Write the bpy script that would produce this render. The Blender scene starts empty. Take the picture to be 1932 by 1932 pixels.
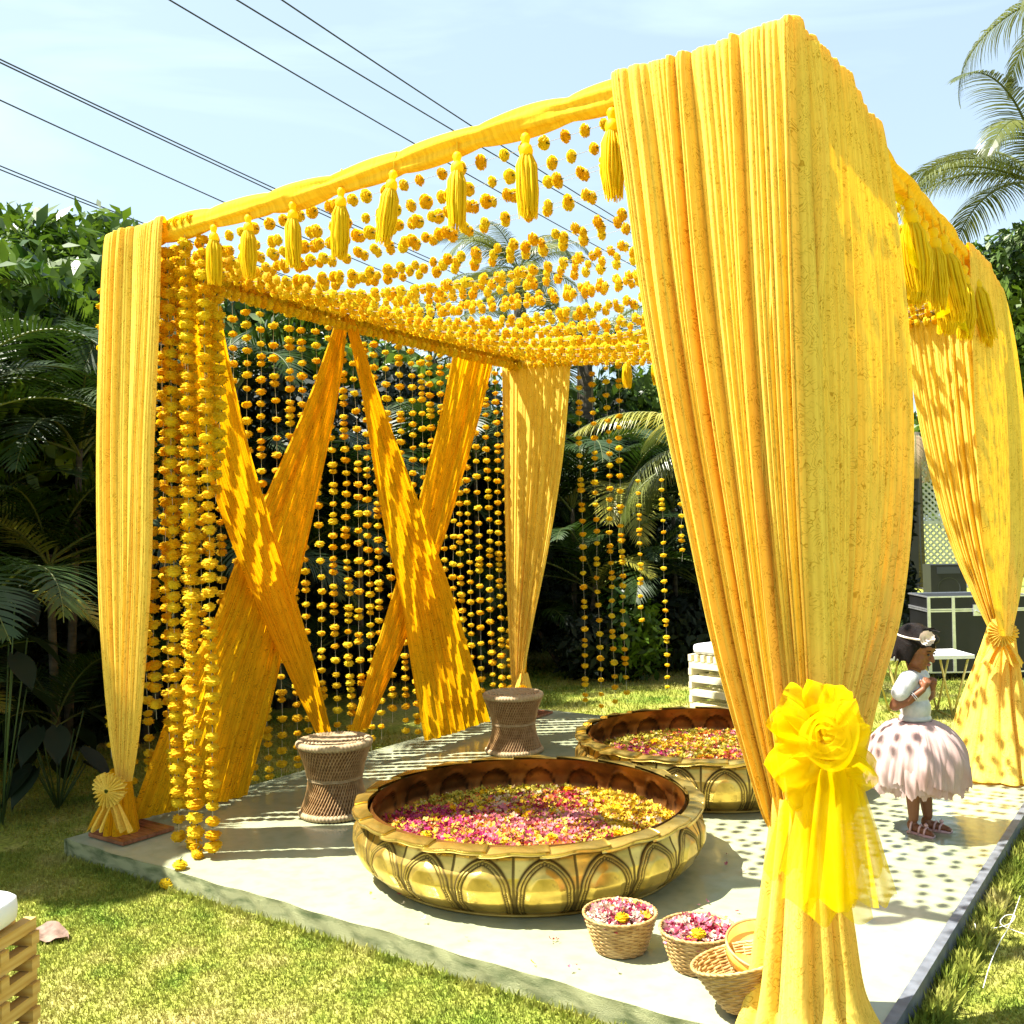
import bpy, math, random
import numpy as np
from mathutils import Matrix, Vector, Euler, Quaternion

random.seed(7)
RG = np.random.default_rng(11)
SC = bpy.context.scene
COL = SC.collection
PI = math.pi

# ------------------------------------------------------------------ camera
F = 1871.0
def _cam_rot():
    def ray(x, y):
        return np.array([x - 966., 966. - y, -F]) / F
    vl = ray(-1692, 1055); vr = ray(2283, 963)
    X = -vl / np.linalg.norm(vl); Y = vr / np.linalg.norm(vr); Z = np.cross(X, Y)
    U, S, Vt = np.linalg.svd(np.array([X, Y, Z]))
    return U @ Vt
RC = _cam_rot()
EYE = np.array([0., 0., 1.55])
cam_d = bpy.data.cameras.new('camera'); cam = bpy.data.objects.new('camera', cam_d); COL.objects.link(cam)
cam_d.sensor_width = 36; cam_d.lens = 36 * F / 1932; cam_d.clip_end = 2000; cam_d.clip_start = 0.05
M4 = Matrix([[*RC[i], EYE[i]] for i in range(3)] + [[0, 0, 0, 1]])
cam.matrix_world = M4
SC.camera = cam

def onp(x, y, ax, val):
    """point of the plane (axis ax = val) seen at photo position x, y"""
    d = RC @ (np.array([x - 966., 966. - y, -F]) / F)
    return EYE + d * (val - EYE[ax]) / d[ax]
def gnd(x, y, z=0.0): return onp(x, y, 2, z)
def polar(x, D, z=0.0):
    """point at horizontal distance D in the direction of photo column x"""
    d = RC @ (np.array([x - 966., 0, -F]) / F); d = d[:2] / np.linalg.norm(d[:2])
    return np.array([d[0] * D, d[1] * D, z])
LAWN = -0.09

# ------------------------------------------------------------------ light
KX, KY = 0.45, 0.34                                    # shadow offset per metre of height
sun_dir = Vector((-KX, -KY, 1)).normalized()
elev = math.asin(sun_dir.z); rot = math.atan2(sun_dir.x, sun_dir.y)
w = bpy.data.worlds.new('World'); SC.world = w; w.use_nodes = True
nt = w.node_tree; nt.nodes.clear()
sky = nt.nodes.new('ShaderNodeTexSky'); sky.sky_type = 'NISHITA'; sky.sun_disc = False
sky.sun_elevation = elev; sky.sun_rotation = rot; sky.dust_density = 2.5; sky.air_density = 1.0; sky.ozone_density = 2.6
bg = nt.nodes.new('ShaderNodeBackground'); bg.inputs[1].default_value = 0.062
out = nt.nodes.new('ShaderNodeOutputWorld')
tc = nt.nodes.new('ShaderNodeTexCoord'); mp = nt.nodes.new('ShaderNodeMapping'); mp.inputs['Scale'].default_value = (1.2, 2.0, 7.0)
nz = nt.nodes.new('ShaderNodeTexNoise'); nz.inputs['Scale'].default_value = 1.7; nz.inputs['Detail'].default_value = 7; nz.inputs['Distortion'].default_value = 0.8
cr = nt.nodes.new('ShaderNodeValToRGB'); cr.color_ramp.elements[0].position = 0.47; cr.color_ramp.elements[1].position = 0.75
cr.color_ramp.elements[0].color = (0.34, 0.34, 0.34, 1); cr.color_ramp.elements[1].color = (0.55, 0.55, 0.55, 1)
mx = nt.nodes.new('ShaderNodeMixRGB'); mx.inputs[2].default_value = (5.6, 6.9, 7.2, 1)
L = nt.links.new
L(tc.outputs['Generated'], mp.inputs[0]); L(mp.outputs[0], nz.inputs['Vector']); L(nz.outputs[0], cr.inputs[0])
L(cr.outputs[0], mx.inputs[0]); L(sky.outputs[0], mx.inputs[1]); L(mx.outputs[0], bg.inputs[0]); L(bg.outputs[0], out.inputs[0])
sd = bpy.data.lights.new('sun', 'SUN'); sd.energy = 5.0; sd.angle = math.radians(0.5); sd.color = (1.0, 0.95, 0.86)
so = bpy.data.objects.new('sun', sd); COL.objects.link(so)
so.rotation_euler = sun_dir.to_track_quat('Z', 'Y').to_euler(); so.location = (-5, -5, 12)
vs = SC.view_settings; vs.view_transform = 'Standard'; vs.look = 'None'; vs.gamma = 1; vs.exposure = 1.9; vs.use_curve_mapping = False
SC.cycles.max_bounces = 8; SC.cycles.transparent_max_bounces = 12

# ------------------------------------------------------------------ materials
def mat_new(name):
    m = bpy.data.materials.new(name); m.use_nodes = True
    t = m.node_tree; t.nodes.clear()
    o = t.nodes.new('ShaderNodeOutputMaterial')
    return m, t, o
def node(t, ty, **kw):
    n = t.nodes.new(ty)
    for k, v in kw.items(): setattr(n, k, v)
    return n
def c4(c): return (c[0], c[1], c[2], 1)
def noise_col(t, c1, c2, scale, detail=4, coord='Object', stretch=(1, 1, 1), lo=0.35, hi=0.65, dist=0.0):
    tc = node(t, 'ShaderNodeTexCoord'); mp = node(t, 'ShaderNodeMapping'); mp.inputs['Scale'].default_value = stretch
    n = node(t, 'ShaderNodeTexNoise'); n.inputs['Scale'].default_value = scale; n.inputs['Detail'].default_value = detail
    n.inputs['Distortion'].default_value = dist
    r = node(t, 'ShaderNodeValToRGB'); r.color_ramp.elements[0].position = lo; r.color_ramp.elements[1].position = hi
    r.color_ramp.elements[0].color = c4(c1); r.color_ramp.elements[1].color = c4(c2)
    t.links.new(tc.outputs[coord], mp.inputs[0]); t.links.new(mp.outputs[0], n.inputs['Vector']); t.links.new(n.outputs[0], r.inputs[0])
    return r, n
def simple(name, c1, c2=None, scale=8, rough=0.6, metal=0, bump=0.0, bscale=40, stretch=(1, 1, 1), spec=0.5, lo=0.35, hi=0.65, coord='Object'):
    m, t, o = mat_new(name)
    b = node(t, 'ShaderNodeBsdfPrincipled'); b.inputs['Roughness'].default_value = rough; b.inputs['Metallic'].default_value = metal
    b.inputs['Specular IOR Level'].default_value = spec
    if c2 is None: c2 = tuple(x * 0.8 for x in c1)
    r, n = noise_col(t, c1, c2, scale, stretch=stretch, lo=lo, hi=hi, coord=coord)
    t.links.new(r.outputs[0], b.inputs['Base Color'])
    if bump:
        n2 = node(t, 'ShaderNodeTexNoise'); n2.inputs['Scale'].default_value = bscale; n2.inputs['Detail'].default_value = 6
        bp = node(t, 'ShaderNodeBump'); bp.inputs['Strength'].default_value = bump; bp.inputs['Distance'].default_value = 0.02
        t.links.new(n2.outputs[0], bp.inputs['Height']); t.links.new(bp.outputs[0], b.inputs['Normal'])
    t.links.new(b.outputs[0], o.inputs[0])
    return m
def cloth_mat(name, dif, trn, line, tr=0.42, pat=1.0, psc=26, thr=0.07, streak=0.5):
    m, t, o = mat_new(name); k = t.links.new
    uv = node(t, 'ShaderNodeUVMap')
    n = node(t, 'ShaderNodeTexNoise'); n.inputs['Scale'].default_value = psc; n.inputs['Detail'].default_value = 0.6; n.inputs['Distortion'].default_value = 1.1
    k(uv.outputs[0], n.inputs['Vector'])
    m1 = node(t, 'ShaderNodeMath', operation='MULTIPLY'); m1.inputs[1].default_value = 6.0; k(n.outputs[0], m1.inputs[0])
    m2 = node(t, 'ShaderNodeMath', operation='FRACT'); k(m1.outputs[0], m2.inputs[0])
    m3 = node(t, 'ShaderNodeMath', operation='SUBTRACT'); m3.inputs[1].default_value = 0.5; k(m2.outputs[0], m3.inputs[0])
    m4 = node(t, 'ShaderNodeMath', operation='ABSOLUTE'); k(m3.outputs[0], m4.inputs[0])
    r = node(t, 'ShaderNodeValToRGB'); r.color_ramp.elements[0].position = thr; r.color_ramp.elements[1].position = thr + 0.10
    r.color_ramp.elements[0].color = (1, 1, 1, 1); r.color_ramp.elements[1].color = (0, 0, 0, 1); k(m4.outputs[0], r.inputs[0])
    n2 = node(t, 'ShaderNodeTexNoise'); n2.inputs['Scale'].default_value = psc * 0.5; n2.inputs['Detail'].default_value = 2; k(uv.outputs[0], n2.inputs['Vector'])
    r2 = node(t, 'ShaderNodeValToRGB'); r2.color_ramp.elements[0].position = 0.38; r2.color_ramp.elements[1].position = 0.6; k(n2.outputs[0], r2.inputs[0])
    mm = node(t, 'ShaderNodeMath', operation='MULTIPLY'); k(r.outputs[0], mm.inputs[0]); k(r2.outputs[0], mm.inputs[1])
    mp_ = node(t, 'ShaderNodeMath', operation='MULTIPLY'); mp_.inputs[1].default_value = pat; k(mm.outputs[0], mp_.inputs[0])
    a = node(t, 'ShaderNodeMixRGB'); a.inputs[1].default_value = c4(dif); a.inputs[2].default_value = c4(line); k(mp_.outputs[0], a.inputs[0])
    b = node(t, 'ShaderNodeMixRGB'); b.inputs[1].default_value = c4(trn); b.inputs[2].default_value = c4(tuple(x * 0.45 for x in line)); k(mp_.outputs[0], b.inputs[0])
    sm = node(t, 'ShaderNodeMapping'); sm.inputs['Scale'].default_value = (70, 2.0, 1); k(uv.outputs[0], sm.inputs[0])
    sn = node(t, 'ShaderNodeTexNoise'); sn.inputs['Scale'].default_value = 1.0; sn.inputs['Detail'].default_value = 3; k(sm.outputs[0], sn.inputs['Vector'])
    sr = node(t, 'ShaderNodeValToRGB'); sr.color_ramp.elements[0].position = 0.35; sr.color_ramp.elements[1].position = 0.6; sr.color_ramp.elements[0].color = (0.72, 0.60, 0.45, 1); sr.color_ramp.elements[1].color = (1, 1, 1, 1); k(sn.outputs[0], sr.inputs[0])
    def mul(src):
        q = node(t, 'ShaderNodeMixRGB', blend_type='MULTIPLY'); q.inputs[0].default_value = streak; k(src.outputs[0], q.inputs[1]); k(sr.outputs[0], q.inputs[2]); return q
    a = mul(a); b = mul(b)
    d = node(t, 'ShaderNodeBsdfDiffuse'); k(a.outputs[0], d.inputs[0])
    e = node(t, 'ShaderNodeBsdfTranslucent'); k(b.outputs[0], e.inputs[0])
    mxs = node(t, 'ShaderNodeMixShader'); mxs.inputs[0].default_value = tr; k(d.outputs[0], mxs.inputs[1]); k(e.outputs[0], mxs.inputs[2])
    wv = node(t, 'ShaderNodeTexNoise'); wv.inputs['Scale'].default_value = 60; k(uv.outputs[0], wv.inputs['Vector'])
    bp = node(t, 'ShaderNodeBump'); bp.inputs['Strength'].default_value = 0.15; bp.inputs['Distance'].default_value = 0.01; k(wv.outputs[0], bp.inputs['Height'])
    k(bp.outputs[0], d.inputs['Normal'])
    k(mxs.outputs[0], o.inputs[0])
    return m
def leafy(name, c1, c2, tr=0.25, rough=0.45, scale=1.2, coord='Object'):
    m, t, o = mat_new(name); k = t.links.new
    r, n = noise_col(t, c1, c2, scale, lo=0.35, hi=0.68, coord=coord)
    b = node(t, 'ShaderNodeBsdfPrincipled'); b.inputs['Roughness'].default_value = rough; k(r.outputs[0], b.inputs['Base Color'])
    b.inputs['Specular IOR Level'].default_value = 0.35
    e = node(t, 'ShaderNodeBsdfTranslucent'); k(r.outputs[0], e.inputs[0])
    s = node(t, 'ShaderNodeMixShader'); s.inputs[0].default_value = tr
    k(b.outputs[0], s.inputs[1]); k(e.outputs[0], s.inputs[2]); k(s.outputs[0], o.inputs[0])
    return m
def attr_mat(name, rough=0.6, tr=0.2, metal=0.0):
    m, t, o = mat_new(name); k = t.links.new
    a = node(t, 'ShaderNodeAttribute'); a.attribute_name = 'tint'
    b = node(t, 'ShaderNodeBsdfPrincipled'); b.inputs['Roughness'].default_value = rough; b.inputs['Metallic'].default_value = metal
    k(a.outputs[0], b.inputs['Base Color'])
    e = node(t, 'ShaderNodeBsdfTranslucent'); k(a.outputs[0], e.inputs[0])
    s = node(t, 'ShaderNodeMixShader'); s.inputs[0].default_value = tr
    k(b.outputs[0], s.inputs[1]); k(e.outputs[0], s.inputs[2]); k(s.outputs[0], o.inputs[0])
    return m

M = {}
M['cloth'] = cloth_mat('printed_yellow_cotton', (0.90, 0.70, 0.13), (0.97, 0.45, 0.001), (0.50, 0.25, 0.006), tr=0.32, pat=0.7, psc=30, streak=0.5)
M['sheer'] = cloth_mat('orange_gold_cloth', (0.90, 0.60, 0.02), (1.0, 0.56, 0.003), (0.46, 0.20, 0.008), tr=0.58, pat=0.7, psc=30, streak=0.8)
M['wrap'] = cloth_mat('plain_yellow_cloth', (0.86, 0.60, 0.05), (0.9, 0.48, 0.005), (0.6, 0.35, 0.05), tr=0.25, pat=0.15)
def tulle_mat():
    m, t, o = mat_new('yellow_tulle'); k = t.links.new
    r, n = noise_col(t, (0.82, 0.60, 0.0), (0.88, 0.68, 0.01), 9)
    d = node(t, 'ShaderNodeBsdfDiffuse'); k(r.outputs[0], d.inputs[0])
    e = node(t, 'ShaderNodeBsdfTranslucent'); k(r.outputs[0], e.inputs[0])
    s = node(t, 'ShaderNodeMixShader'); s.inputs[0].default_value = 0.5
    k(d.outputs[0], s.inputs[1]); k(e.outputs[0], s.inputs[2])
    tr = node(t, 'ShaderNodeBsdfTransparent'); lw = node(t, 'ShaderNodeLayerWeight'); lw.inputs[0].default_value = 0.35
    mr = node(t, 'ShaderNodeMapRange'); mr.inputs[3].default_value = 0.52; mr.inputs[4].default_value = 0.98; k(lw.outputs['Facing'], mr.inputs[0])
    s2 = node(t, 'ShaderNodeMixShader'); k(mr.outputs[0], s2.inputs[0]); k(tr.outputs[0], s2.inputs[1]); k(s.outputs[0], s2.inputs[2])
    k(s2.outputs[0], o.inputs[0]); return m
M['tulle'] = tulle_mat()
M['tassel'] = leafy('yellow_tassel_thread', (0.95, 0.72, 0.0), (0.92, 0.66, 0.0), tr=0.5, rough=0.6, scale=30)
def marigold_mat():
    m, t, o = mat_new('marigold_petals'); k = t.links.new
    oi = node(t, 'ShaderNodeObjectInfo'); rp = node(t, 'ShaderNodeValToRGB'); k(oi.outputs['Random'], rp.inputs[0])
    rp.color_ramp.elements[0].color = (0.90, 0.53, 0.003, 1); rp.color_ramp.elements[1].color = (0.90, 0.72, 0.03, 1)
    n = node(t, 'ShaderNodeTexNoise'); n.inputs['Scale'].default_value = 55; tcx = node(t, 'ShaderNodeTexCoord'); k(tcx.outputs['Object'], n.inputs['Vector'])
    m0 = node(t, 'ShaderNodeMixRGB', blend_type='MULTIPLY'); m0.inputs[0].default_value = 0.35; k(rp.outputs[0], m0.inputs[1]); k(n.outputs[0], m0.inputs[2])
    b = node(t, 'ShaderNodeBsdfPrincipled'); b.inputs['Roughness'].default_value = 0.7; b.inputs['Specular IOR Level'].default_value = 0.2; k(m0.outputs[0], b.inputs['Base Color'])
    e = node(t, 'ShaderNodeBsdfTranslucent'); k(m0.outputs[0], e.inputs[0])
    s = node(t, 'ShaderNodeMixShader'); s.inputs[0].default_value = 0.45; k(b.outputs[0], s.inputs[1]); k(e.outputs[0], s.inputs[2]); k(s.outputs[0], o.inputs[0])
    return m
M['marigold'] = marigold_mat()
M['thread'] = simple('cotton_thread', (0.6, 0.55, 0.45), scale=20)
M['stem'] = simple('flower_stalk', (0.05, 0.09, 0.02), scale=20)
def vinyl():
    m, t, o = mat_new('cream_vinyl_sheet'); k = t.links.new
    r, n = noise_col(t, (0.28, 0.30, 0.18), (0.35, 0.37, 0.235), 1.4, detail=6)
    r2, n2 = noise_col(t, (0.78, 0.80, 0.72), (1, 1, 1), 14, detail=5, lo=0.3, hi=0.55)
    mu = node(t, 'ShaderNodeMixRGB', blend_type='MULTIPLY'); mu.inputs[0].default_value = 0.6; k(r.outputs[0], mu.inputs[1]); k(r2.outputs[0], mu.inputs[2])
    b = node(t, 'ShaderNodeBsdfPrincipled'); b.inputs['Roughness'].default_value = 0.14; b.inputs['Specular IOR Level'].default_value = 0.4
    k(mu.outputs[0], b.inputs['Base Color'])
    n3 = node(t, 'ShaderNodeTexNoise'); n3.inputs['Scale'].default_value = 5; n3.inputs['Detail'].default_value = 3
    tcx = node(t, 'ShaderNodeTexCoord'); k(tcx.outputs['Object'], n3.inputs['Vector'])
    bp = node(t, 'ShaderNodeBump'); bp.inputs['Strength'].default_value = 0.22; bp.inputs['Distance'].default_value = 0.02; k(n3.outputs[0], bp.inputs['Height']); k(bp.outputs[0], b.inputs['Normal'])
    k(b.outputs[0], o.inputs[0]); return m
M['vinyl'] = vinyl()
M['skirting'] = simple('platform_side_carpet', (0.09, 0.12, 0.04), (0.30, 0.31, 0.15), scale=9, rough=0.9, bump=0.5, bscale=60, lo=0.3, hi=0.55, stretch=(1, 1, 3))
M['trim'] = simple('grey_metal_trim', (0.10, 0.11, 0.125), (0.16, 0.175, 0.20), scale=20, rough=0.5, metal=0.2)
M['wood_plate'] = simple('varnished_board', (0.16, 0.055, 0.025), (0.28, 0.11, 0.05), scale=6, rough=0.25, stretch=(1, 8, 1))
M['pine'] = simple('pine_slat', (0.46, 0.26, 0.06), (0.56, 0.37, 0.13), scale=7, rough=0.5, stretch=(1, 1, 14))
M['sunlit_slat'] = simple('sunlit_pine_slat', (0.72, 0.66, 0.40), (0.80, 0.74, 0.52), scale=7, rough=0.5, stretch=(1, 1, 14))  # same pine, with the glare of full sun put into the colour
M['cushion'] = simple('white_cushion', (0.78, 0.78, 0.80), (0.70, 0.70, 0.74), scale=4, rough=0.8, bump=0.15, bscale=18)
M['cane'] = simple('dry_cane', (0.27, 0.145, 0.05), (0.42, 0.26, 0.11), scale=25, rough=0.5)
M['rope'] = simple('jute_rope', (0.27, 0.19, 0.095), (0.38, 0.29, 0.16), scale=40, rough=0.8)
M['cane_dark'] = simple('stool_core', (0.16, 0.08, 0.03), (0.24, 0.13, 0.06), scale=25, rough=0.8)
M['wicker'] = simple('basket_wicker', (0.32, 0.175, 0.045), (0.48, 0.31, 0.12), scale=30, rough=0.55)
M['bamboo'] = simple('yellow_bamboo', (0.85, 0.52, 0.06), (0.9, 0.60, 0.14), scale=12, rough=0.35)
M['petals'] = attr_mat('loose_petals')
M['leafcol'] = attr_mat('bouquet_leaves', tr=0.15)
M['black'] = simple('black_panel', (0.003, 0.003, 0.0035), (0.006, 0.006, 0.007), scale=6, rough=0.5)
M['alu'] = simple('aluminium_edge', (0.55, 0.56, 0.58), (0.68, 0.69, 0.7), scale=18, rough=0.3, metal=0.8)
M['white'] = simple('white_paint', (0.76, 0.76, 0.74), (0.7, 0.7, 0.68), scale=7, rough=0.5)
M['gold_wire'] = simple('gold_table_leg', (0.55, 0.42, 0.10), (0.62, 0.5, 0.16), scale=12, rough=0.35, metal=0.3)
M['lattice'] = simple('grey_white_lattice', (0.50, 0.52, 0.50), (0.38, 0.40, 0.38), scale=5, rough=0.7)
M['cable'] = simple('cable_sheath', (0.03, 0.035, 0.045), scale=2, rough=0.6)
M['areca'] = leafy('areca_leaflet', (0.006, 0.019, 0.002), (0.035, 0.07, 0.006), tr=0.22, rough=0.48, scale=0.9)
M['areca_y'] = leafy('yellowing_leaflet', (0.20, 0.22, 0.03), (0.34, 0.30, 0.05), tr=0.3, rough=0.35, scale=1.2)
M['coco'] = leafy('coconut_leaflet', (0.05, 0.07, 0.012), (0.13, 0.145, 0.035), tr=0.25, rough=0.32, scale=0.8)
M['dryfrond'] = leafy('dry_leaflet', (0.22, 0.15, 0.08), (0.32, 0.24, 0.13), tr=0.15, rough=0.7)
M['rachis'] = simple('frond_stalk', (0.10, 0.12, 0.02), (0.06, 0.08, 0.015), scale=5)
M['trunk'] = simple('palm_trunk', (0.045, 0.036, 0.025), (0.09, 0.075, 0.05), scale=8, rough=0.9, bump=0.6, bscale=18, stretch=(1, 1, 4))
M['leaf'] = leafy('broad_leaf', (0.018, 0.055, 0.004), (0.13, 0.21, 0.014), tr=0.3, rough=0.4, scale=1.6)
M['leafdark'] = leafy('shade_leaf', (0.003, 0.008, 0.0015), (0.008, 0.018, 0.003), tr=0.08, rough=0.65, scale=1.3)  # shaded copy of the leaf, its near-black colour carries the shade
M['hedge_shade'] = simple('hedge_inner_shade', (0.008, 0.012, 0.006), (0.014, 0.018, 0.008), scale=4, rough=1.0, spec=0.0)  # near-black colour standing for the shade inside the hedges

def lawn_mat(name, blades):
    m, t, o = mat_new(name); k = t.links.new
    g = node(t, 'ShaderNodeNewGeometry')
    def nz(scale, det): 
        n = node(t, 'ShaderNodeTexNoise'); n.inputs['Scale'].default_value = scale; n.inputs['Detail'].default_value = det; k(g.outputs['Position'], n.inputs['Vector']); return n
    n1 = nz(0.9, 5); n2 = nz(5, 4); n3 = nz(45, 3)
    r = node(t, 'ShaderNodeValToRGB'); e = r.color_ramp.elements
    e[0].position = 0.34; e[0].color = (0.11, 0.20, 0.014, 1); e[1].position = 0.66; e[1].color = (0.46, 0.41, 0.14, 1)
    x = r.color_ramp.elements.new(0.5); x.color = (0.31, 0.34, 0.055, 1)
    ad = node(t, 'ShaderNodeMath', operation='MULTIPLY_ADD'); ad.inputs[1].default_value = 0.5; k(n1.outputs[0], ad.inputs[0])
    hf = node(t, 'ShaderNodeMath', operation='MULTIPLY'); hf.inputs[1].default_value = 0.5; k(n2.outputs[0], hf.inputs[0]); k(hf.outputs[0], ad.inputs[2])
    k(ad.outputs[0], r.inputs[0])
    r3 = node(t, 'ShaderNodeValToRGB'); r3.color_ramp.elements[0].position = 0.3; r3.color_ramp.elements[1].position = 0.65
    r3.color_ramp.elements[0].color = (0.55, 0.5, 0.45, 1) if blades else (0.35, 0.33, 0.3, 1); r3.color_ramp.elements[1].color = (1, 1, 1, 1); k(n3.outputs[0], r3.inputs[0])
    mu = node(t, 'ShaderNodeMixRGB', blend_type='MULTIPLY'); mu.inputs[0].default_value = 1; k(r.outputs[0], mu.inputs[1]); k(r3.outputs[0], mu.inputs[2])
    d = node(t, 'ShaderNodeBsdfPrincipled'); d.inputs['Roughness'].default_value = 0.7; d.inputs['Specular IOR Level'].default_value = 0.2; k(mu.outputs[0], d.inputs['Base Color'])
    if blades:
        tl = node(t, 'ShaderNodeBsdfTranslucent'); k(mu.outputs[0], tl.inputs[0]); s = node(t, 'ShaderNodeMixShader'); s.inputs[0].default_value = 0.3
        k(d.outputs[0], s.inputs[1]); k(tl.outputs[0], s.inputs[2]); k(s.outputs[0], o.inputs[0])
    else: k(d.outputs[0], o.inputs[0])
    return m
M['lawn'] = lawn_mat('lawn_soil', False); M['blades'] = lawn_mat('grass_blades', True)

def brass_mat(name, bright, mid, dark, rough):
    m, t, o = mat_new(name); k = t.links.new
    a = node(t, 'ShaderNodeAttribute'); a.attribute_name = 'groove'
    r, n = noise_col(t, bright, mid, 5, detail=6, lo=0.42, hi=0.66, dist=0.6)
    n2 = node(t, 'ShaderNodeTexNoise'); n2.inputs['Scale'].default_value = 22; n2.inputs['Detail'].default_value = 5
    tcx = node(t, 'ShaderNodeTexCoord'); k(tcx.outputs['Object'], n2.inputs['Vector'])
    sp = node(t, 'ShaderNodeValToRGB'); sp.color_ramp.elements[0].position = 0.62; sp.color_ramp.elements[1].position = 0.74; k(n2.outputs[0], sp.inputs[0])
    m1 = node(t, 'ShaderNodeMath', operation='MULTIPLY'); m1.inputs[1].default_value = 0.55; k(sp.outputs[0], m1.inputs[0])
    m2 = node(t, 'ShaderNodeMath', operation='MAXIMUM'); k(m1.outputs[0], m2.inputs[0]); k(a.outputs['Fac'], m2.inputs[1])
    mxx = node(t, 'ShaderNodeMixRGB'); k(m2.outputs[0], mxx.inputs[0]); k(r.outputs[0], mxx.inputs[1]); mxx.inputs[2].default_value = c4(dark)
    b = node(t, 'ShaderNodeBsdfPrincipled'); b.inputs['Metallic'].default_value = 0.85; k(mxx.outputs[0], b.inputs['Base Color'])
    rr = node(t, 'ShaderNodeMapRange'); rr.inputs[3].default_value = rough; rr.inputs[4].default_value = 0.7; k(m2.outputs[0], rr.inputs[0]); k(rr.outputs[0], b.inputs['Roughness'])
    k(b.outputs[0], o.inputs[0]); return m
M['brass'] = brass_mat('cast_brass', (0.80, 0.56, 0.13), (0.38, 0.26, 0.045), (0.035, 0.022, 0.01), 0.3)
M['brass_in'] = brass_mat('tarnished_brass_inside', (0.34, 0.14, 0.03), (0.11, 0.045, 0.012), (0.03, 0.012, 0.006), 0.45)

# ------------------------------------------------------------------ mesh helpers
class MB:
    def __init__(s): s.v = []; s.f = []; s.uv = None; s.col = []
    def n(s): return len(s.v)
    def add(s, vs, fs, tint=None):
        b = len(s.v); s.v.extend([tuple(map(float, p)) for p in vs]); s.f.extend([tuple(i + b for i in f) for f in fs])
        if tint is not None: s.col.extend([tint] * len(fs))
    def box(s, c, size, rz=0.0, R=None, tint=None):
        x, y, z = [q / 2 for q in size]
        R = R if R is not None else Matrix.Rotation(rz, 3, 'Z')
        vs = [Vector(c) + R @ Vector((sx * x, sy * y, sz * z)) for sx in (-1, 1) for sy in (-1, 1) for sz in (-1, 1)]
        s.add(vs, [(0, 1, 3, 2), (4, 6, 7, 5), (0, 4, 5, 1), (2, 3, 7, 6), (0, 2, 6, 4), (1, 5, 7, 3)], tint)
    def tube(s, pts, r, n=8, closed=False, cap=True, tint=None):
        pts = [Vector(p) for p in pts]; N = len(pts)
        rs = r if isinstance(r, (list, tuple)) else [r] * N
        vs = []; ref = Vector((0, 0, 1)); prev = None
        for i, p in enumerate(pts):
            if closed: t = (pts[(i + 1) % N] - pts[i - 1])
            else: t = pts[min(i + 1, N - 1)] - pts[max(i - 1, 0)]
            if t.length < 1e-9: t = Vector((0, 0, 1))
            t.normalize()
            if prev is None:
                a = t.cross(ref); 
                if a.length < 0.1: a = t.cross(Vector((1, 0, 0)))
            else: a = prev - t * prev.dot(t)
            a.normalize(); prev = a; b = t.cross(a)
            for j in range(n):
                th = 2 * PI * j / n; vs.append(p + (a * math.cos(th) + b * math.sin(th)) * rs[i])
        fs = []
        for i in range(N if closed else N - 1):
            for j in range(n):
                i2 = (i + 1) % N
                fs.append((i * n + j, i * n + (j + 1) % n, i2 * n + (j + 1) % n, i2 * n + j))
        if cap and not closed: fs += [tuple(range(n))[::-1], tuple((N - 1) * n + j for j in range(n))]
        s.add(vs, fs, tint)
    def lathe(s, prof, n=32, c=(0, 0, 0), tint=None, caps=False):
        vs = []; 
        for r, z in prof:
            for j in range(n): th = 2 * PI * j / n; vs.append((c[0] + r * math.cos(th), c[1] + r * math.sin(th), c[2] + z))
        fs = [(i * n + j, i * n + (j + 1) % n, (i + 1) * n + (j + 1) % n, (i + 1) * n + j) for i in range(len(prof) - 1) for j in range(n)]
        if caps: fs += [tuple(range(n))[::-1], tuple((len(prof) - 1) * n + j for j in range(n))]
        s.add(vs, fs, tint)
    def mesh(s, name, m, smooth=True, attr=None):
        me = bpy.data.meshes.new(name); me.from_pydata(s.v, [], s.f); me.materials.append(m)
        if smooth: me.polygons.foreach_set('use_smooth', [True] * len(me.polygons))
        if s.col:
            a = me.color_attributes.new('tint', 'FLOAT_COLOR', 'CORNER'); buf = []
            for p, c in zip(s.f, s.col): buf.extend((c[0], c[1], c[2], 1.0) * len(p))
            a.data.foreach_set('color', buf)
        if attr is not None:
            a = me.attributes.new('groove', 'FLOAT', 'POINT'); a.data.foreach_set('value', attr)
        if s.uv is not None:
            l = me.uv_layers.new(name='UVMap'); buf = []
            for f in s.f:
                for i in f: buf.extend(s.uv[i])
            l.data.foreach_set('uv', buf)
        me.update(); return me
def link(name, me, parent=None, loc=None, rot=None, scale=None):
    o = bpy.data.objects.new(name, me); COL.objects.link(o)
    if parent is not None: o.parent = parent
    if loc is not None: o.location = loc
    if rot is not None: o.rotation_euler = rot
    if scale is not None: o.scale = (scale,) * 3 if isinstance(scale, (int, float)) else scale
    return o
def thing(name, label, cat, loc=(0, 0, 0), rz=0, group=None):
    o = bpy.data.objects.new(name, None); COL.objects.link(o); o.location = loc; o.rotation_euler = (0, 0, rz); o.empty_display_size = 0.1
    return tag(o, label, cat, group)
def tag(o, label, cat, group=None, kind=None):
    if label: o['label'] = label
    if cat: o['category'] = cat
    if group: o['group'] = group
    if kind: o['kind'] = kind
    return o
def struct(name, me, kind='structure'):
    o = link(name, me); o['kind'] = kind; return o
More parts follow.
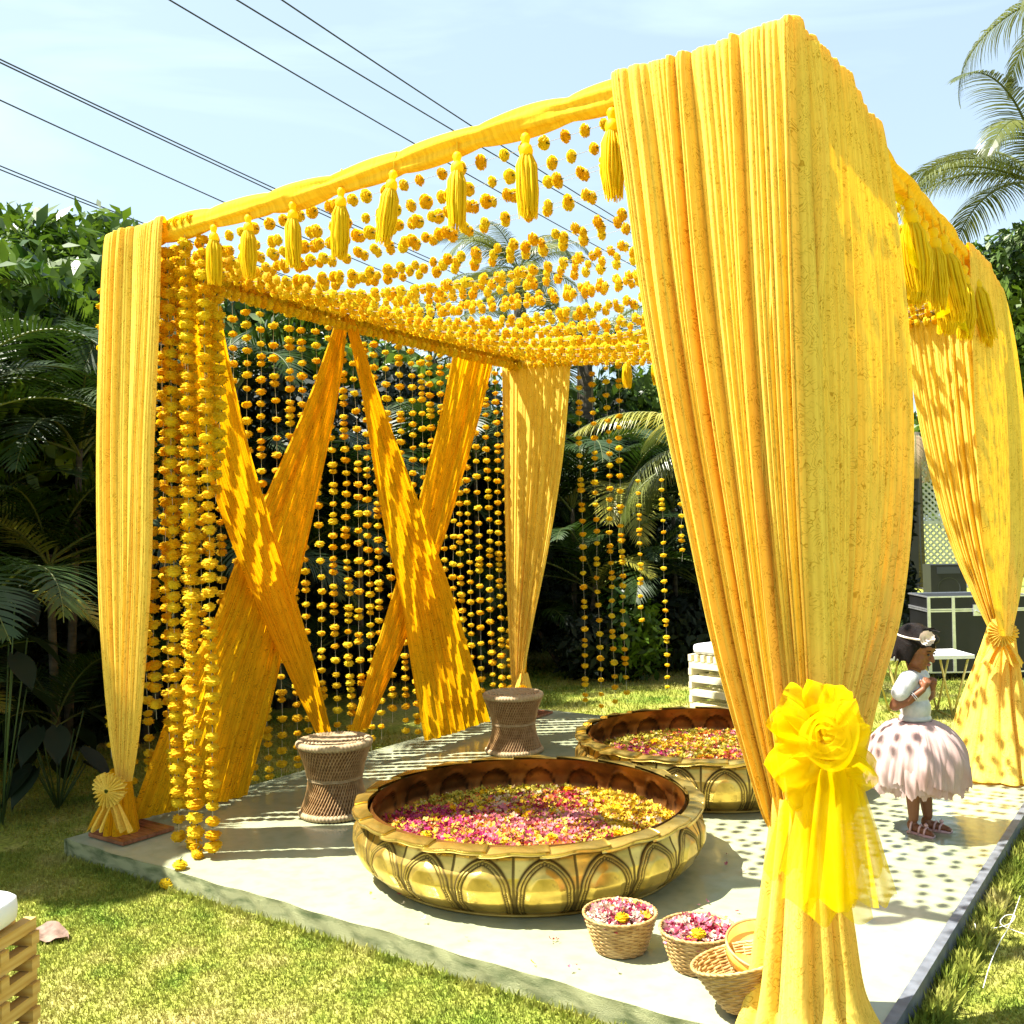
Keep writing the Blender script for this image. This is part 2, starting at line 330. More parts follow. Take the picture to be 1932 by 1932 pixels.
def tri_mesh(name, V, Fc, m, tint=None, smooth=False):
    """V (n,3) and Fc (m,k) numpy arrays"""
    me = bpy.data.meshes.new(name); k = Fc.shape[1]
    me.vertices.add(len(V)); me.vertices.foreach_set('co', V.astype(np.float32).ravel())
    me.loops.add(Fc.size); me.loops.foreach_set('vertex_index', Fc.astype(np.int32).ravel())
    me.polygons.add(len(Fc)); me.polygons.foreach_set('loop_start', np.arange(0, Fc.size, k, dtype=np.int32))
    me.materials.append(m); me.update(calc_edges=True)
    if tint is not None:
        a = me.color_attributes.new('tint', 'FLOAT_COLOR', 'CORNER')
        c = np.concatenate([np.repeat(tint, k, axis=0), np.ones((Fc.size, 1))], axis=1); a.data.foreach_set('color', c.astype(np.float32).ravel())
    if smooth: me.polygons.foreach_set('use_smooth', np.ones(len(Fc), dtype=bool))
    return me
def smoothrand(n, rng=RG):
    return rng.standard_normal(n)
ORD = ['first', 'second', 'third', 'fourth', 'fifth', 'sixth', 'seventh', 'eighth', 'ninth', 'tenth', 'eleventh', 'twelfth', 'thirteenth', 'fourteenth',
       'fifteenth', 'sixteenth', 'seventeenth', 'eighteenth', 'nineteenth', 'twentieth']
ORD = ORD + ['twenty-' + x for x in ORD[:9]] + ['thirtieth'] + ['thirty-' + x for x in ORD[:9]] + ['fortieth']

# ------------------------------------------------------------------ canopy constants
XL, XR, YF, YB, ZT = -4.65, -1.05, 3.05, 6.70, 3.045
ZBL, ZBR = 2.97, 2.90                                    # the frame is a little lower at the back
def ztop(y, x=-1.05): return ZT + (ZBL + (ZBR - ZBL) * (x - XL) / (XR - XL) - ZT) * (y - YF) / (YB - YF)
PX0, PX1, PY0, PY1 = -4.85, -0.85, 2.84, 7.0            # platform

# ------------------------------------------------------------------ ground
me = tri_mesh('lawn', np.array([[-150, -60, LAWN], [150, -60, LAWN], [150, 240, LAWN], [-150, 240, LAWN]]), np.array([[0, 1, 2, 3]]), M['lawn'])
struct('lawn', me)
def grass():
    Ps = []; sizes = []
    def area(x0, x1, y0, y1, dens, size):
        n = int((x1 - x0) * (y1 - y0) * dens); p = np.stack([RG.uniform(x0, x1, n), RG.uniform(y0, y1, n)], 1)
        d = p @ np.array([-.5754, .8177]); l = p @ np.array([.8177, .5754])
        keep = (d > 1.6) & (np.abs(l) < d * 0.56 + 0.3)
        keep &= ~((p[:, 0] > PX0 - .0) & (p[:, 0] < PX1 + .032) & (p[:, 1] > PY0 - 0.005) & (p[:, 1] < PY1))
        p = p[keep]; Ps.append(p); sizes.append(np.full(len(p), size))
    area(-5.2, 1.6, 1.2, 2.84, 21000, .013)
    area(-0.815, -0.74, 2.84, 9, 16000, .055); area(-4.85, -0.8, 2.79, 2.838, 9000, .026)
    area(-0.8, 2.2, 2.84, 5.2, 14000, .015)
    area(-0.8, 2.2, 5.2, 9.5, 2500, .022)
    area(-8, -4.85, 2.84, 6, 2500, .022)
    area(-8, 2, 7.0, 13, 1700, .026)
    P = np.concatenate(Ps); S = np.concatenate(sizes); n = len(P)
    h = S * RG.uniform(.6, 1.5, n); wd = h * RG.uniform(.10, .2, n) + .0006; a = RG.uniform(0, 2 * PI, n); lean = h * RG.uniform(.1, .9, n); b = RG.uniform(0, 2 * PI, n)
    V = np.zeros((n, 3, 3)); dx = np.stack([np.cos(a), np.sin(a)], 1) * wd[:, None]
    V[:, 0, :2] = P - dx; V[:, 1, :2] = P + dx; V[:, 2, :2] = P + np.stack([np.cos(b), np.sin(b)], 1) * lean[:, None]
    V[:, 0, 2] = V[:, 1, 2] = LAWN - .001; V[:, 2, 2] = LAWN + h
    return tri_mesh('grass', V.reshape(-1, 3), np.arange(3 * n).reshape(-1, 3), M['blades'])
tag(struct('grass', grass()), 'short yellow-green lawn grass around the platform', 'grass', kind='stuff')

# ------------------------------------------------------------------ platform
pf = thing('stage_platform', 'low stage platform covered with glossy cream vinyl sheet under the yellow canopy', 'platform')
mb = MB()
NX, NY = 80, 80
xs = np.linspace(PX0, PX1, NX); ys = np.linspace(PY0, PY1, NY)
for y in ys:
    for x in xs:
        e = 0.003 * math.sin(3.1 * x + 1.3 * y) * math.sin(2.3 * y - .7 * x)
        wob = 0.006 * math.sin(9 * x) + .004 * math.sin(23 * x) if y == ys[0] else 0
        mb.v.append((x, y + wob, min(e, 0.0) if (x not in (xs[0], xs[-1])) else 0))
mb.f = [(j * NX + i, j * NX + i + 1, (j + 1) * NX + i + 1, (j + 1) * NX + i) for j in range(NY - 1) for i in range(NX - 1)]
link('deck_sheet', mb.mesh('deck_sheet', M['vinyl']), pf)
mb = MB(); n = 160
for i in range(n):
    x = PX0 + (PX1 - PX0) * i / (n - 1)
    for z in (0.0, -.03, -.06, LAWN - .01):
        mb.v.append((x, PY0 - .002 + (.006 * math.sin(9 * x) + .004 * math.sin(23 * x)) - .006 * math.sin(31 * x + z * 40) * (z < 0) - .05 * z, z))
mb.f = [(i * 4 + j, i * 4 + j + 1, (i + 1) * 4 + j + 1, (i + 1) * 4 + j) for i in range(n - 1) for j in range(3)]
link('side_skirt', mb.mesh('side_skirt', M['skirting']), pf)
mb = MB(); mb.box((PX0 - .004, (PY0 + PY1) / 2, -.052), (.012, PY1 - PY0, .1)); link('side_board', mb.mesh('side_board', M['skirting'], False), pf)
mb = MB(); mb.box(((PX0 + PX1) / 2, PY1 + .008, -.052), (PX1 - PX0, .012, .1)); link('side_board', mb.mesh('side_board', M['skirting'], False), pf)
mb = MB(); mb.box((PX1 + .012, (PY0 + PY1) / 2, -.040), (.03, PY1 - PY0 + .01, .092)); mb.box((PX1 + .010, (PY0 + PY1) / 2, .009), (.036, PY1 - PY0 + .01, .006))
link('edge_trim', mb.mesh('edge_trim', M['trim'], False), pf)

# ------------------------------------------------------------------ cloth
def crv(vals, n):
    """smooth interpolation of control rows"""
    A = np.array(vals, float); k = len(A); t = np.linspace(0, k - 1, n); i = np.clip(np.floor(t).astype(int), 0, k - 2); f = (t - i)[:, None]
    P0 = A[np.clip(i - 1, 0, k - 1)]; P1 = A[i]; P2 = A[i + 1]; P3 = A[np.clip(i + 2, 0, k - 1)]
    return 0.5 * ((2 * P1) + (-P0 + P2) * f + (2 * P0 - 5 * P1 + 4 * P2 - P3) * f ** 2 + (-P0 + 3 * P1 - 3 * P2 + P3) * f ** 3)
def pleats(nu, folds, seed):
    rg = np.random.default_rng(seed)
    e = np.concatenate([[0], np.cumsum(rg.uniform(.45, 1.6, folds))]); e /= e[-1]
    amp = rg.uniform(.45, 1.25, folds); u = np.linspace(0, 1, nu); k = np.clip(np.searchsorted(e, u, side='right') - 1, 0, folds - 1)
    s = (u - e[k]) / (e[k + 1] - e[k]); sk = rg.uniform(.6, 1.6, folds)[k]
    return amp[k] * np.sin(PI * s ** sk) ** .6 - .45
def cloth(L_, R_, amps, folds, seed, nrm, mat, nu=150, nv=70, cw=1.6, name='cloth', gather=None):
    """L_, R_ control points down both edges; amps fold depth per row; nrm outward normal"""
    Lp = crv(L_, nv); Rp = crv(R_, nv); am = crv([[a] for a in amps], nv)[:, 0]
    pl = pleats(nu, folds, seed); pl2 = pleats(nu, folds * 3, seed + 5)
    u = np.linspace(0, 1, nu); N = np.array(nrm, float); N /= np.linalg.norm(N); rg = np.random.default_rng(seed + 9)
    V = []; UV = []; ph = rg.uniform(0, 6, 3); ln = 0
    for j in range(nv):
        if j: ln += np.linalg.norm((Lp[j] + Rp[j] - Lp[j - 1] - Rp[j - 1]) / 2)
        v = j / (nv - 1); us = u + .012 * np.sin(2 * PI * (u * 2.3 + v * 1.1 + ph[0])) * min(1, v * 4) * np.sin(PI * u)
        row = Lp[j][None] * (1 - us[:, None]) + Rp[j][None] * us[:, None]
        d = am[j] * (pl * (.8 + .3 * np.sin(5 * v + u * 9 + ph[1])) + .22 * pl2) + .012 * np.sin(7 * u + 4 * v + ph[2]) * min(1, v * 5)
        V.append(row + N[None] * d[:, None]); UV.append(np.stack([u * cw, np.full(nu, ln)], 1))
    V = np.concatenate(V); UV = np.concatenate(UV)
    mb = MB(); mb.v = [tuple(p) for p in V]; mb.uv = [tuple(p) for p in UV]
    mb.f = [(j * nu + i, j * nu + i + 1, (j + 1) * nu + i + 1, (j + 1) * nu + i) for j in range(nv - 1) for i in range(nu - 1)]
    return mb.mesh(name, mat)
def cone_skirt(c, prof, folds, seed, mat, nu=220, nv=40, name='skirt', ex=1.0, cw=1.8):
    """pleated cloth all round a post; prof = rows of (radius, z, fold depth, shift x, shift y)"""
    P = crv(prof, nv); pl = pleats(nu, folds, seed); V = []; UV = []
    pl = pl.copy(); w_ = np.linspace(0, 1, nu); pl = pl * np.clip(np.minimum(w_, 1 - w_) * 12, 0, 1)
    for j in range(nv):
        r, z, a, sx, sy = P[j]
        for i in range(nu):
            th = 2 * PI * i / (nu - 1); rr = r + a * pl[i]
            V.append((c[0] + sx + rr * math.cos(th), c[1] + sy + rr * ex * math.sin(th), z)); UV.append((i / nu * cw, z))
    mb = MB(); mb.v = V; mb.uv = UV
    mb.f = [(j * nu + i, (j + 1) * nu + i, (j + 1) * nu + i + 1, j * nu + i + 1) for j in range(nv - 1) for i in range(nu - 1)]
    return mb.mesh(name, mat)
def edge(pts, ax, val): return [onp(x, y, ax, val) for x, y in pts]

# frame: posts, beams, wrapped cloth, base plates
fr = thing('canopy_frame', 'square canopy frame of four posts and beams wrapped in yellow cloth', 'canopy frame')
for (x, y) in ((XL, YF), (XR, YF), (XR, YB), (XL, YB)):
    mb = MB(); mb.tube([(x, y, .012 + (ztop(y, x) - .05) * i / 20) for i in range(21)], [.038 + .006 * math.sin(i * 2.2) for i in range(21)], 12)
    mb.uv = [(p[2] * .5, p[0] + p[1]) for p in mb.v]; link('post', mb.mesh('post', M['sheer']), fr)
def beam(p, q, r, seed, m, name='beam'):
    p = np.array(p); q = np.array(q); n = 200; k = 40; d = (q - p); ln = np.linalg.norm(d); d = d / ln; s = np.cross(d, [0, 0, 1]); up = np.array([0, 0, 1.]); V = []; UV = []
    rg = np.random.default_rng(seed); ph = rg.uniform(0, 6, 6)
    for i in range(n):
        t = i / (n - 1); c = p + (q - p) * t; seg = abs(math.sin(PI * t * 9))
        R0 = r * (.74 + .30 * seg ** .5) * (1 + .05 * math.sin(31 * t + ph[0]))
        for j in range(k):
            th = 2 * PI * j / k; a = R0 * (.92 + .26 * abs(math.sin(2.5 * th + 2.2 * math.sin(9 * t + ph[1]))) ** .6 + .10 * math.sin(7 * th - 9 * t + ph[2]) + .06 * math.sin(3 * th + 20 * t))
            V.append(c + s * a * math.cos(th) + up * (a * 1.15 * math.sin(th) + .008 * math.sin(12 * t + ph[3]))); UV.append((t * ln, j / k * .3))
    mb = MB(); mb.v = [tuple(v) for v in V]; mb.uv = UV
    mb.f = [(i * k + j, i * k + (j + 1) % k, (i + 1) * k + (j + 1) % k, (i + 1) * k + j) for i in range(n - 1) for j in range(k)]
    link(name, mb.mesh(name, m), fr)
beam((XL, YF, ZT), (XR, YF, ZT), .040, 1, M['wrap']); beam((XR, YF, ZT), (XR, YB, ZBR), .040, 2, M['wrap'])
beam((XL, YB, ZBL), (XR, YB, ZBR), .035, 3, M['wrap']); beam((XL, YF, ZT), (XL, YB, ZBL), .035, 4, M['wrap'])
for (x, y) in ((XL, YF), (XR, YF), (XR, YB), (XL, YB)):
    mb = MB(); mb.box((x + (.03 if x == XL else -.03), y + .02, .012 + .002), (.30, .30, .018)); link('base_plate', mb.mesh('base_plate', M['wood_plate'], False), fr)

# curtain at the front right post (A)
ca = thing('draped_curtain', 'widest printed yellow curtain, gathered at the near right post under the big yellow tulle bow', 'curtain', group='printed curtains on the four canopy posts')
def over(e0, ax, val, lift=0.0):
    """extra rows so that the cloth starts on top of the beam"""
    p = np.array(e0[0]); a = p.copy(); z = ztop(p[1], p[0]) + lift; a[2] = z + .035; a[ax] = val
    return [a, np.array([*(a[:2] * .35 + p[:2] * .65), z + .034]), np.array([p[0], p[1], z + .005])] + e0[1:]
LA = edge([(1155, 165), (1178, 330), (1210, 560), (1250, 780), (1300, 1010), (1352, 1240), (1425, 1500)], 1, 2.965)
zs = [p[2] for p in LA]
RA = [np.array([XR + .05, 2.965 + .02 * (k > 4), z]) for k, z in enumerate(zs)]
LA[-1] = np.array([LA[-1][0] , 2.98, LA[-1][2]]); LA.append(np.array([XR - .10, 2.98, .60])); RA.append(np.array([XR + .05, 2.98, .60]))
me = cloth(over(LA, 1, YF), over(RA, 1, YF), [.008, .028, .04, .06, .08, .09, .09, .085, .07, .045], 11, 21, (0, -1, 0), M['cloth'], nu=260, nv=110, cw=2.4, name='curtain_panel')
link('curtain_panel', me, ca)
RB = edge([(1672, 270), (1702, 500), (1712, 740), (1703, 950), (1672, 1150), (1615, 1330)], 0, XR + .07)
LB = [np.array([XR + .06, YF - .075, p[2]]) for p in RB]
RB.append(np.array([XR + .05, YF + .13, .60])); LB.append(np.array([XR + .055, YF - .06, .60]))
me = cloth(over(LB, 0, XR), over(RB, 0, XR), [.008, .026, .038, .055, .075, .085, .085, .08, .055], 10, 22, (1, 0, 0), M['cloth'], nu=240, nv=110, cw=2.4, name='curtain_panel')
link('curtain_panel', me, ca)
zz = np.linspace(ZT - .01, .62, 9)
LC = [np.array([XR - .05 + .03 * math.sin(k), 2.945, z]) for k, z in enumerate(zz)]; RC_ = [np.array([XR + .10 + .02 * math.sin(k * 1.3), YF + .02, z]) for k, z in enumerate(zz)]
link('curtain_fold', cloth(LC, RC_, [.004, .02, .03, .035, .035, .035, .03, .03, .03], 4, 25, (.7, -.7, 0), M['cloth'], nu=80, nv=90, cw=.5, name='curtain_fold'), ca)
me = cone_skirt((XR + .0, YF - .02), [(.085, .70, .03, 0, 0), (.11, .5, .035, 0, -.01), (.135, .3, .045, .0, -.02), (.160, .12, .055, 0, -.03), (.200, .012, .07, 0.01, -.04)], 11, 23, M['cloth'])
link('curtain_tail', me, ca)
# curtain at the left post (B)
cb = thing('draped_curtain', 'narrow printed yellow curtain on the far left post, tied low above the brown board', 'curtain', group='printed curtains on the four canopy posts')
LL = edge([(197, 440), (190, 620), (186, 850), (188, 1060), (195, 1230), (207, 1380), (220, 1475)], 1, 2.96)
RR = edge([(305, 425), (298, 620), (288, 850), (283, 1060), (272, 1230), (258, 1380), (243, 1475)], 1, 2.96)
me = cloth(over(LL, 1, YF), over(RR, 1, YF), [.006, .018, .025, .035, .042, .045, .045, .04, .03], 9, 31, (0, -1, 0), M['cloth'], nu=200, nv=90, cw=1.6, name='curtain_panel')
link('curtain_panel', me, cb)
me = cone_skirt((XL, YF - .02), [(.05, .34, .02, -.0, 0), (.06, .2, .025, -.0, -.0), (.085, .02, .03, -.0, 0)], 9, 33, M['sheer'], nu=120, nv=16); link('curtain_tail', me, cb)
# curtain at the back left post (D)
cd = thing('draped_curtain', 'yellow curtain on the back left post, tapering to a knot behind the far stool', 'curtain', group='printed curtains on the four canopy posts')
LL = edge([(944, 668), (948, 850), (953, 1030), (960, 1180), (968, 1300)], 1, YB - .09)
RR = edge([(1078, 668), (1062, 850), (1035, 1030), (1005, 1180), (984, 1300)], 1, YB - .09)
me = cloth(over(LL, 1, YB), over(RR, 1, YB), [.005, .01, .015, .03, .035, .035, .03], 11, 41, (0, -1, 0), M['cloth'], nu=180, nv=80, cw=1.5, name='curtain_panel'); link('curtain_panel', me, cd)
me = cone_skirt((XL + .05, YB - .06), [(.035, .36, .015, 0, 0), (.07, .2, .02, 0, 0), (.1, .015, .03, 0, 0)], 9, 42, M['cloth'], nu=120, nv=14); link('curtain_tail', me, cd)
# curtain at the back right post (C)
cc = thing('draped_curtain', 'sun-dappled printed yellow curtain at the far right post beyond the girl', 'curtain', group='printed curtains on the four canopy posts')
LL = edge([(1698, 560), (1716, 700), (1746, 860), (1786, 1010), (1832, 1120), (1868, 1195)], 1, YB - .07)
RR = [np.array([XR + .03, YB - .07, p[2]]) for p in LL]
me = cloth(over(LL, 1, YB), over(RR, 1, YB), [.005, .01, .015, .03, .04, .04, .035, .03], 12, 51, (0, -1, 0), M['cloth'], nu=200, nv=90, cw=1.8, name='curtain_panel'); link('curtain_panel', me, cc)
LL = edge([(1835, 460), (1842, 640), (1848, 820), (1858, 1000), (1872, 1120), (1886, 1200)], 0, XR + .07)
RR = edge([(1899, 525), (1920, 660), (1936, 820), (1938, 1000), (1922, 1120), (1905, 1200)], 0, XR + .07)
me = cloth(over(LL, 0, XR), over(RR, 0, XR), [.005, .01, .015, .025, .03, .03, .03, .03], 10, 52, (1, 0, 0), M['cloth'], nu=180, nv=90, cw=1.5, name='curtain_panel'); link('curtain_panel', me, cc)
me = cone_skirt((XR + .0, YB - .06), [(.06, .90, .03, 0, 0), (.10, .70, .04, -.02, -.02), (.17, .42, .05, -.05, -.03), (.24, .16, .06, -.06, -.06), (.31, .012, .07, -.08, -.1)], 13, 53, M['cloth']); link('curtain_tail', me, cc)

# crossed drapes on the left side
def xdrape(l, r, x, amps, folds, seed, label):
    me = cloth(edge(l, 0, x), edge(r, 0, x), amps, folds, seed, (1, 0, 0), M['sheer'], nu=170, nv=90, cw=1.3, name='crossed_drape')
    me2 = link('crossed_drape', me); tag(me2, label, 'drape', 'crossed gold drapes on the left side of the canopy')
xdrape([(318, 520), (345, 700), (385, 860), (437, 1010), (495, 1150), (548, 1270), (600, 1386)], [(408, 545), (440, 700), (476, 850), (515, 980), (556, 1110), (592, 1240), (626, 1384)],
       -4.55, [.01, .03, .035, .035, .03, .025, .02], 10, 61, 'gold drape starting wide near the left post and narrowing behind the near wicker stool')
xdrape([(640, 590), (590, 740), (520, 900), (455, 1040), (405, 1170), (335, 1310), (246, 1550)], [(658, 590), (640, 740), (606, 900), (572, 1050), (540, 1190), (512, 1320), (466, 1500)],
       -4.66, [.012, .03, .035, .04, .04, .04, .04], 12, 62, 'gold drape falling from the beam middle and spreading wide beside the left post')
xdrape([(648, 590), (683, 740), (708, 880), (733, 1010), (762, 1130), (782, 1260), (806, 1398)], [(664, 590), (712, 740), (765, 880), (815, 1010), (858, 1130), (893, 1250), (925, 1360)],
       -4.55, [.012, .025, .035, .04, .04, .045, .045], 12, 63, 'gold drape falling from the beam middle and spreading wide near the far wicker stool')
xdrape([(862, 640), (835, 770), (806, 890), (776, 1010), (742, 1130), (705, 1250), (664, 1382)], [(940, 645), (908, 770), (875, 890), (840, 1010), (795, 1130), (748, 1250), (694, 1374)],
       -4.66, [.02, .03, .035, .035, .03, .025, .02], 10, 64, 'gold drape starting wide near the back left post and narrowing beside the near stool')

# ------------------------------------------------------------------ marigolds
def flower_mesh(seed, r=.027, rich=True):
    rg = random.Random(seed); mb = MB(); fl = .68
    mb.lathe([(0.001, -r * fl * .8), (r * .7, -r * fl * .55), (r * .86, 0), (r * .6, r * fl * .62), (0.001, r * fl * .72)], 10)
    rows = ((-.75, 8), (-.35, 11), (.05, 12), (.45, 11), (.78, 8), (.97, 4)) if rich else ((-.4, 8), (.2, 9), (.75, 6))
    for s, n in rows:
        for k in range(n):
            th = 2 * PI * (k + rg.random() * .6) / n; ph = math.asin(max(-1, min(1, s + rg.uniform(-.08, .08))))
            d = Vector((math.cos(ph) * math.cos(th), math.cos(ph) * math.sin(th), math.sin(ph))); tn = Vector((-math.sin(th), math.cos(th), 0)); up = d.cross(tn)
            R_ = r * rg.uniform(.95, 1.06); wv = r * rg.uniform(.26, .36); tlt = rg.uniform(-.25, .35)
            S = lambda q: (q.x, q.y, q.z * fl)
            b = d * R_ * .72; o_ = (d + up * tlt).normalized() * R_
            mb.add([S(b - tn * wv * .6), S(b + tn * wv * .6), S(o_ + tn * wv + up * wv * .3), S(o_ * 1.06 + up * wv * .1), S(o_ - tn * wv + up * wv * .3)], [(0, 1, 2, 3, 4)])
    nf = len(mb.f); mb.tube([(0, 0, r * fl * .7), (r * .08, 0, r * fl * 1.15), (r * .2, r * .1, r * fl * 1.5)], [r * .13, r * .09, r * .05], 4)
    me = mb.mesh('marigold_flower', M['marigold'], smooth=False); me.materials.append(M['stem'])
    for q in range(nf, len(me.polygons)): me.polygons[q].material_index = 1
    return me
FL = [flower_mesh(s) for s in range(5)]
FS = [flower_mesh(s + 20, rich=False) for s in range(3)]
def garland(pts, label, group, gap=(.075, .115), size=1.0, clump=.18, seed=0, meshes=FL, axis_along=True, tip=False):
    """pts: polyline of the thread; flowers strung along it"""
    rg = random.Random(seed); P = [Vector(p) for p in pts]
    g = thing('marigold_garland', label, 'garland', loc=P[0], group=group); o0 = P[0]
    mb = MB(); mb.tube([p - o0 for p in P], .0011, 3, cap=False); link('thread', mb.mesh('thread', M['thread']), g)
    seg = [(P[i + 1] - P[i]).length for i in range(len(P) - 1)]; tot = sum(seg); s = rg.uniform(.02, .07)
    while s < tot - .01:
        a = s; i = 0
        while i < len(seg) - 1 and a > seg[i]: a -= seg[i]; i += 1
        p = P[i].lerp(P[i + 1], min(1, a / max(seg[i], 1e-6))); d = (P[i + 1] - P[i]).normalized()
        q = d.to_track_quat('Z', 'Y') if d.z > -.999 else Quaternion((1, 0, 0), PI)
        e = (q.to_matrix().to_4x4() @ Euler((rg.uniform(-.2, .2), rg.uniform(-.2, .2), rg.uniform(0, 6.28))).to_matrix().to_4x4()).to_euler()
        link('flower', rg.choice(meshes), g, loc=p - o0, rot=e, scale=size * rg.uniform(.85, 1.18))
        s += .041 * size if rg.random() < clump else rg.uniform(*gap)
    return g
def vline(x, y, z0, z1, seed, jx=.01):
    rg = random.Random(seed); return [(x + rg.uniform(-jx, jx) * (k > 0), y + rg.uniform(-jx, jx) * (k > 0), z0 + (z1 - z0) * k / 8) for k in range(9)]
G1 = 'marigold garlands hanging along the left side of the canopy'
ns = 31
for i in range(ns):
    y = YF + .14 + i * (YB - YF - .18) / (ns - 1) + random.uniform(-.02, .02)
    zb = random.choice([.02, .04, .08, .12, .03, .18])
    garland(vline(-4.76 + random.uniform(-.015, .015), y, ztop(y, XL) - .02, zb, i + 100), 'hanging marigold garland on the left side, %s from the left post' % ORD[i], G1, size=1.08, seed=i + 100, clump=random.choice([.08, .15, .3]),
            gap=(.068, .10) if i % 3 else (.08, .13))
for i, (x, y, z1) in enumerate([(-4.94, 3.16, .34), (-4.42, 3.16, .30)]):
    garland(vline(x, y, ZT - .1, z1, i + 300), ['marigold garland peeping out left of the narrow left curtain', 'marigold garland peeping out right of the narrow left curtain'][i], 'marigold garlands behind the narrow left curtain', seed=i + 300, gap=(.08, .12), clump=.1)
G2 = 'marigold garlands hanging from the front beam near the left post'
for i, (x, z1, dy) in enumerate([(-4.37, .62, .0), (-4.29, .30, .05), (-4.20, .05, .0), (-4.12, .02, .03), (-4.04, .015, -.02), (-3.93, .02, 0), (-4.25, 1.2, .12), (-4.10, 1.35, .14), (-3.98, 1.9, .12), (-4.42, 1.6, .2), (-4.33, 1.0, .22), (-4.17, 1.7, .24)]):
    garland(vline(x, YF + dy, ZT - .03, z1, i + 320, .006), ('marigold garland on the front beam, %s strand from the left curtain' if i < 6 else 'short inner marigold garland by the left curtain, %s of six') % ORD[i % 6], G2, seed=i + 320, size=1.3,
            gap=(.055, .085), clump=.35)
G3 = 'marigold garlands hanging from the back beam beside the back left curtain'
for i, (px, zb) in enumerate([(1085, .12), (1112, .05), (1138, .06), (1160, .16)]):
    p = onp(px, 700, 1, YB - .02); garland(vline(p[0], YB + .03, ZBL - .06, zb, i + 340), 'marigold garland hanging from the back beam, %s to the right of the back curtain' % ORD[i], G3, seed=i + 340, gap=(.07, .12))
G4 = 'marigold garlands hanging from the palm frond behind the canopy'
for i, (px, py0, py1) in enumerate([(1205, 950, 1180), (1250, 950, 1305), (1286, 960, 1062)]):
    D = 8.6; a = polar(px, D); zt = 1.55 + (990 - py0) / F * D; zb = 1.55 + (990 - py1) / F * D
    garland(vline(a[0], a[1], zt + .25, zb, i + 350, .008), ['thin marigold garland below the palm frond, leftmost of three', 'longest of three thin marigold garlands below the palm frond', 'shortest thin marigold garland below the palm frond'][i], G4, seed=i + 350, size=.95, meshes=FS)
# ceiling: strands from the left beam to the right beam, sagging
G5 = 'marigold garlands strung across the top of the canopy'
nc = 40
for i in range(nc):
    t = i / (nc - 1); y = YF + .12 + (YB - YF - .2) * t; sag = .05 + .22 * min(1, t * 2.2) * (1 - .45 * max(0, t - .5) * 2) + random.uniform(-.04, .04)
    pts = []; y2 = y + random.uniform(-.06, .06)
    for k in range(15):
        s = k / 14; pts.append((XL + (XR - XL) * s, y + (y2 - y) * s, ztop(y, XL + (XR - XL) * s) - .03 - 4 * sag * s * (1 - s)))
    garland(pts, 'marigold garland strung overhead, %s strand from the front beam' % ORD[i], G5, seed=i + 400, gap=(.08, .125) if i < 10 else (.062, .10), clump=.08 if i < 12 else .16, size=1.0, meshes=FL if i < 9 else FS)
# garlands wound on the left and back beams
for k in range(4):
    garland([(XL + .05 + .04 * (k % 2), YF + .2 + (YB - YF - .2) * q / 10, ztop(YF + .2 + (YB - YF - .2) * q / 10, XL) + .04 - .045 * k - .01 * k * q / 10 - .03 * math.sin(PI * q / 10)) for q in range(11)],
            'marigold garland bound along the left beam, %s row from the top' % ORD[k], 'marigold garlands bound along the left beam', seed=500 + k, gap=(.045, .06), clump=.3, size=1.2, meshes=FS)
for k in range(5):
    garland([(XL + .12 + .11 * k, YF + .22 + (YB - YF - .3) * q / 10, ztop(YF + .2 + (YB - YF - .2) * q / 10, XL) - .02 - .02 * k - .03 * math.sin(PI * q / 10) - .02 * math.sin(9 * q + k)) for q in range(11)],
            'marigold garland lying across the overhead strands, %s inwards from the left beam' % ORD[k], 'marigold garlands laid along the left side of the overhead net', seed=540 + k, gap=(.06, .09), clump=.2, size=1.1, meshes=FS)
for k in range(4):
    garland([(XL + (XR - XL) * q / 10, YB - .08 - .02 * (k % 2), ZBL + (ZBR - ZBL) * q / 10 + .03 - .05 * k - .02 * math.sin(PI * q / 5) ** 2) for q in range(11)],
            'marigold garland bound along the back beam, %s row from the top' % ORD[k], 'marigold garlands bound along the back beam', seed=510 + k, gap=(.045, .06), clump=.3, size=1.2, meshes=FS)
garland([(XL + .1 + .62 * s / 6, YF - .03, ZT + .02) for s in range(7)], 'short marigold garland laid on the front beam next to the left curtain', None, seed=520, gap=(.05, .06), clump=.4, size=1.1)
# fallen flowers
for i, (px, py, z, lab) in enumerate([(340, 1632, .02, 'single marigold lying on the platform edge below the front garlands'), (314, 1668, LAWN + .02, 'single marigold lying in the grass beside the platform edge'),
                           (372, 1612, .02, 'orange marigold fallen beside the foot of the front garlands'), (362, 1596, .02, 'yellow marigold fallen among the feet of the front garlands')]):
    p = gnd(px, py, z); t = thing('marigold_flower', lab, 'flower', loc=p, group='loose marigolds on the ground')
    link('petals', FL[i % 5], t, rot=(.3 * i, .2, i), scale=1.2); mb = MB(); mb.tube([(0, 0, .012), (.004, 0, .03), (.012, .003, .04)], .002, 5); link('stalk', mb.mesh('stalk', M['stem']), t)

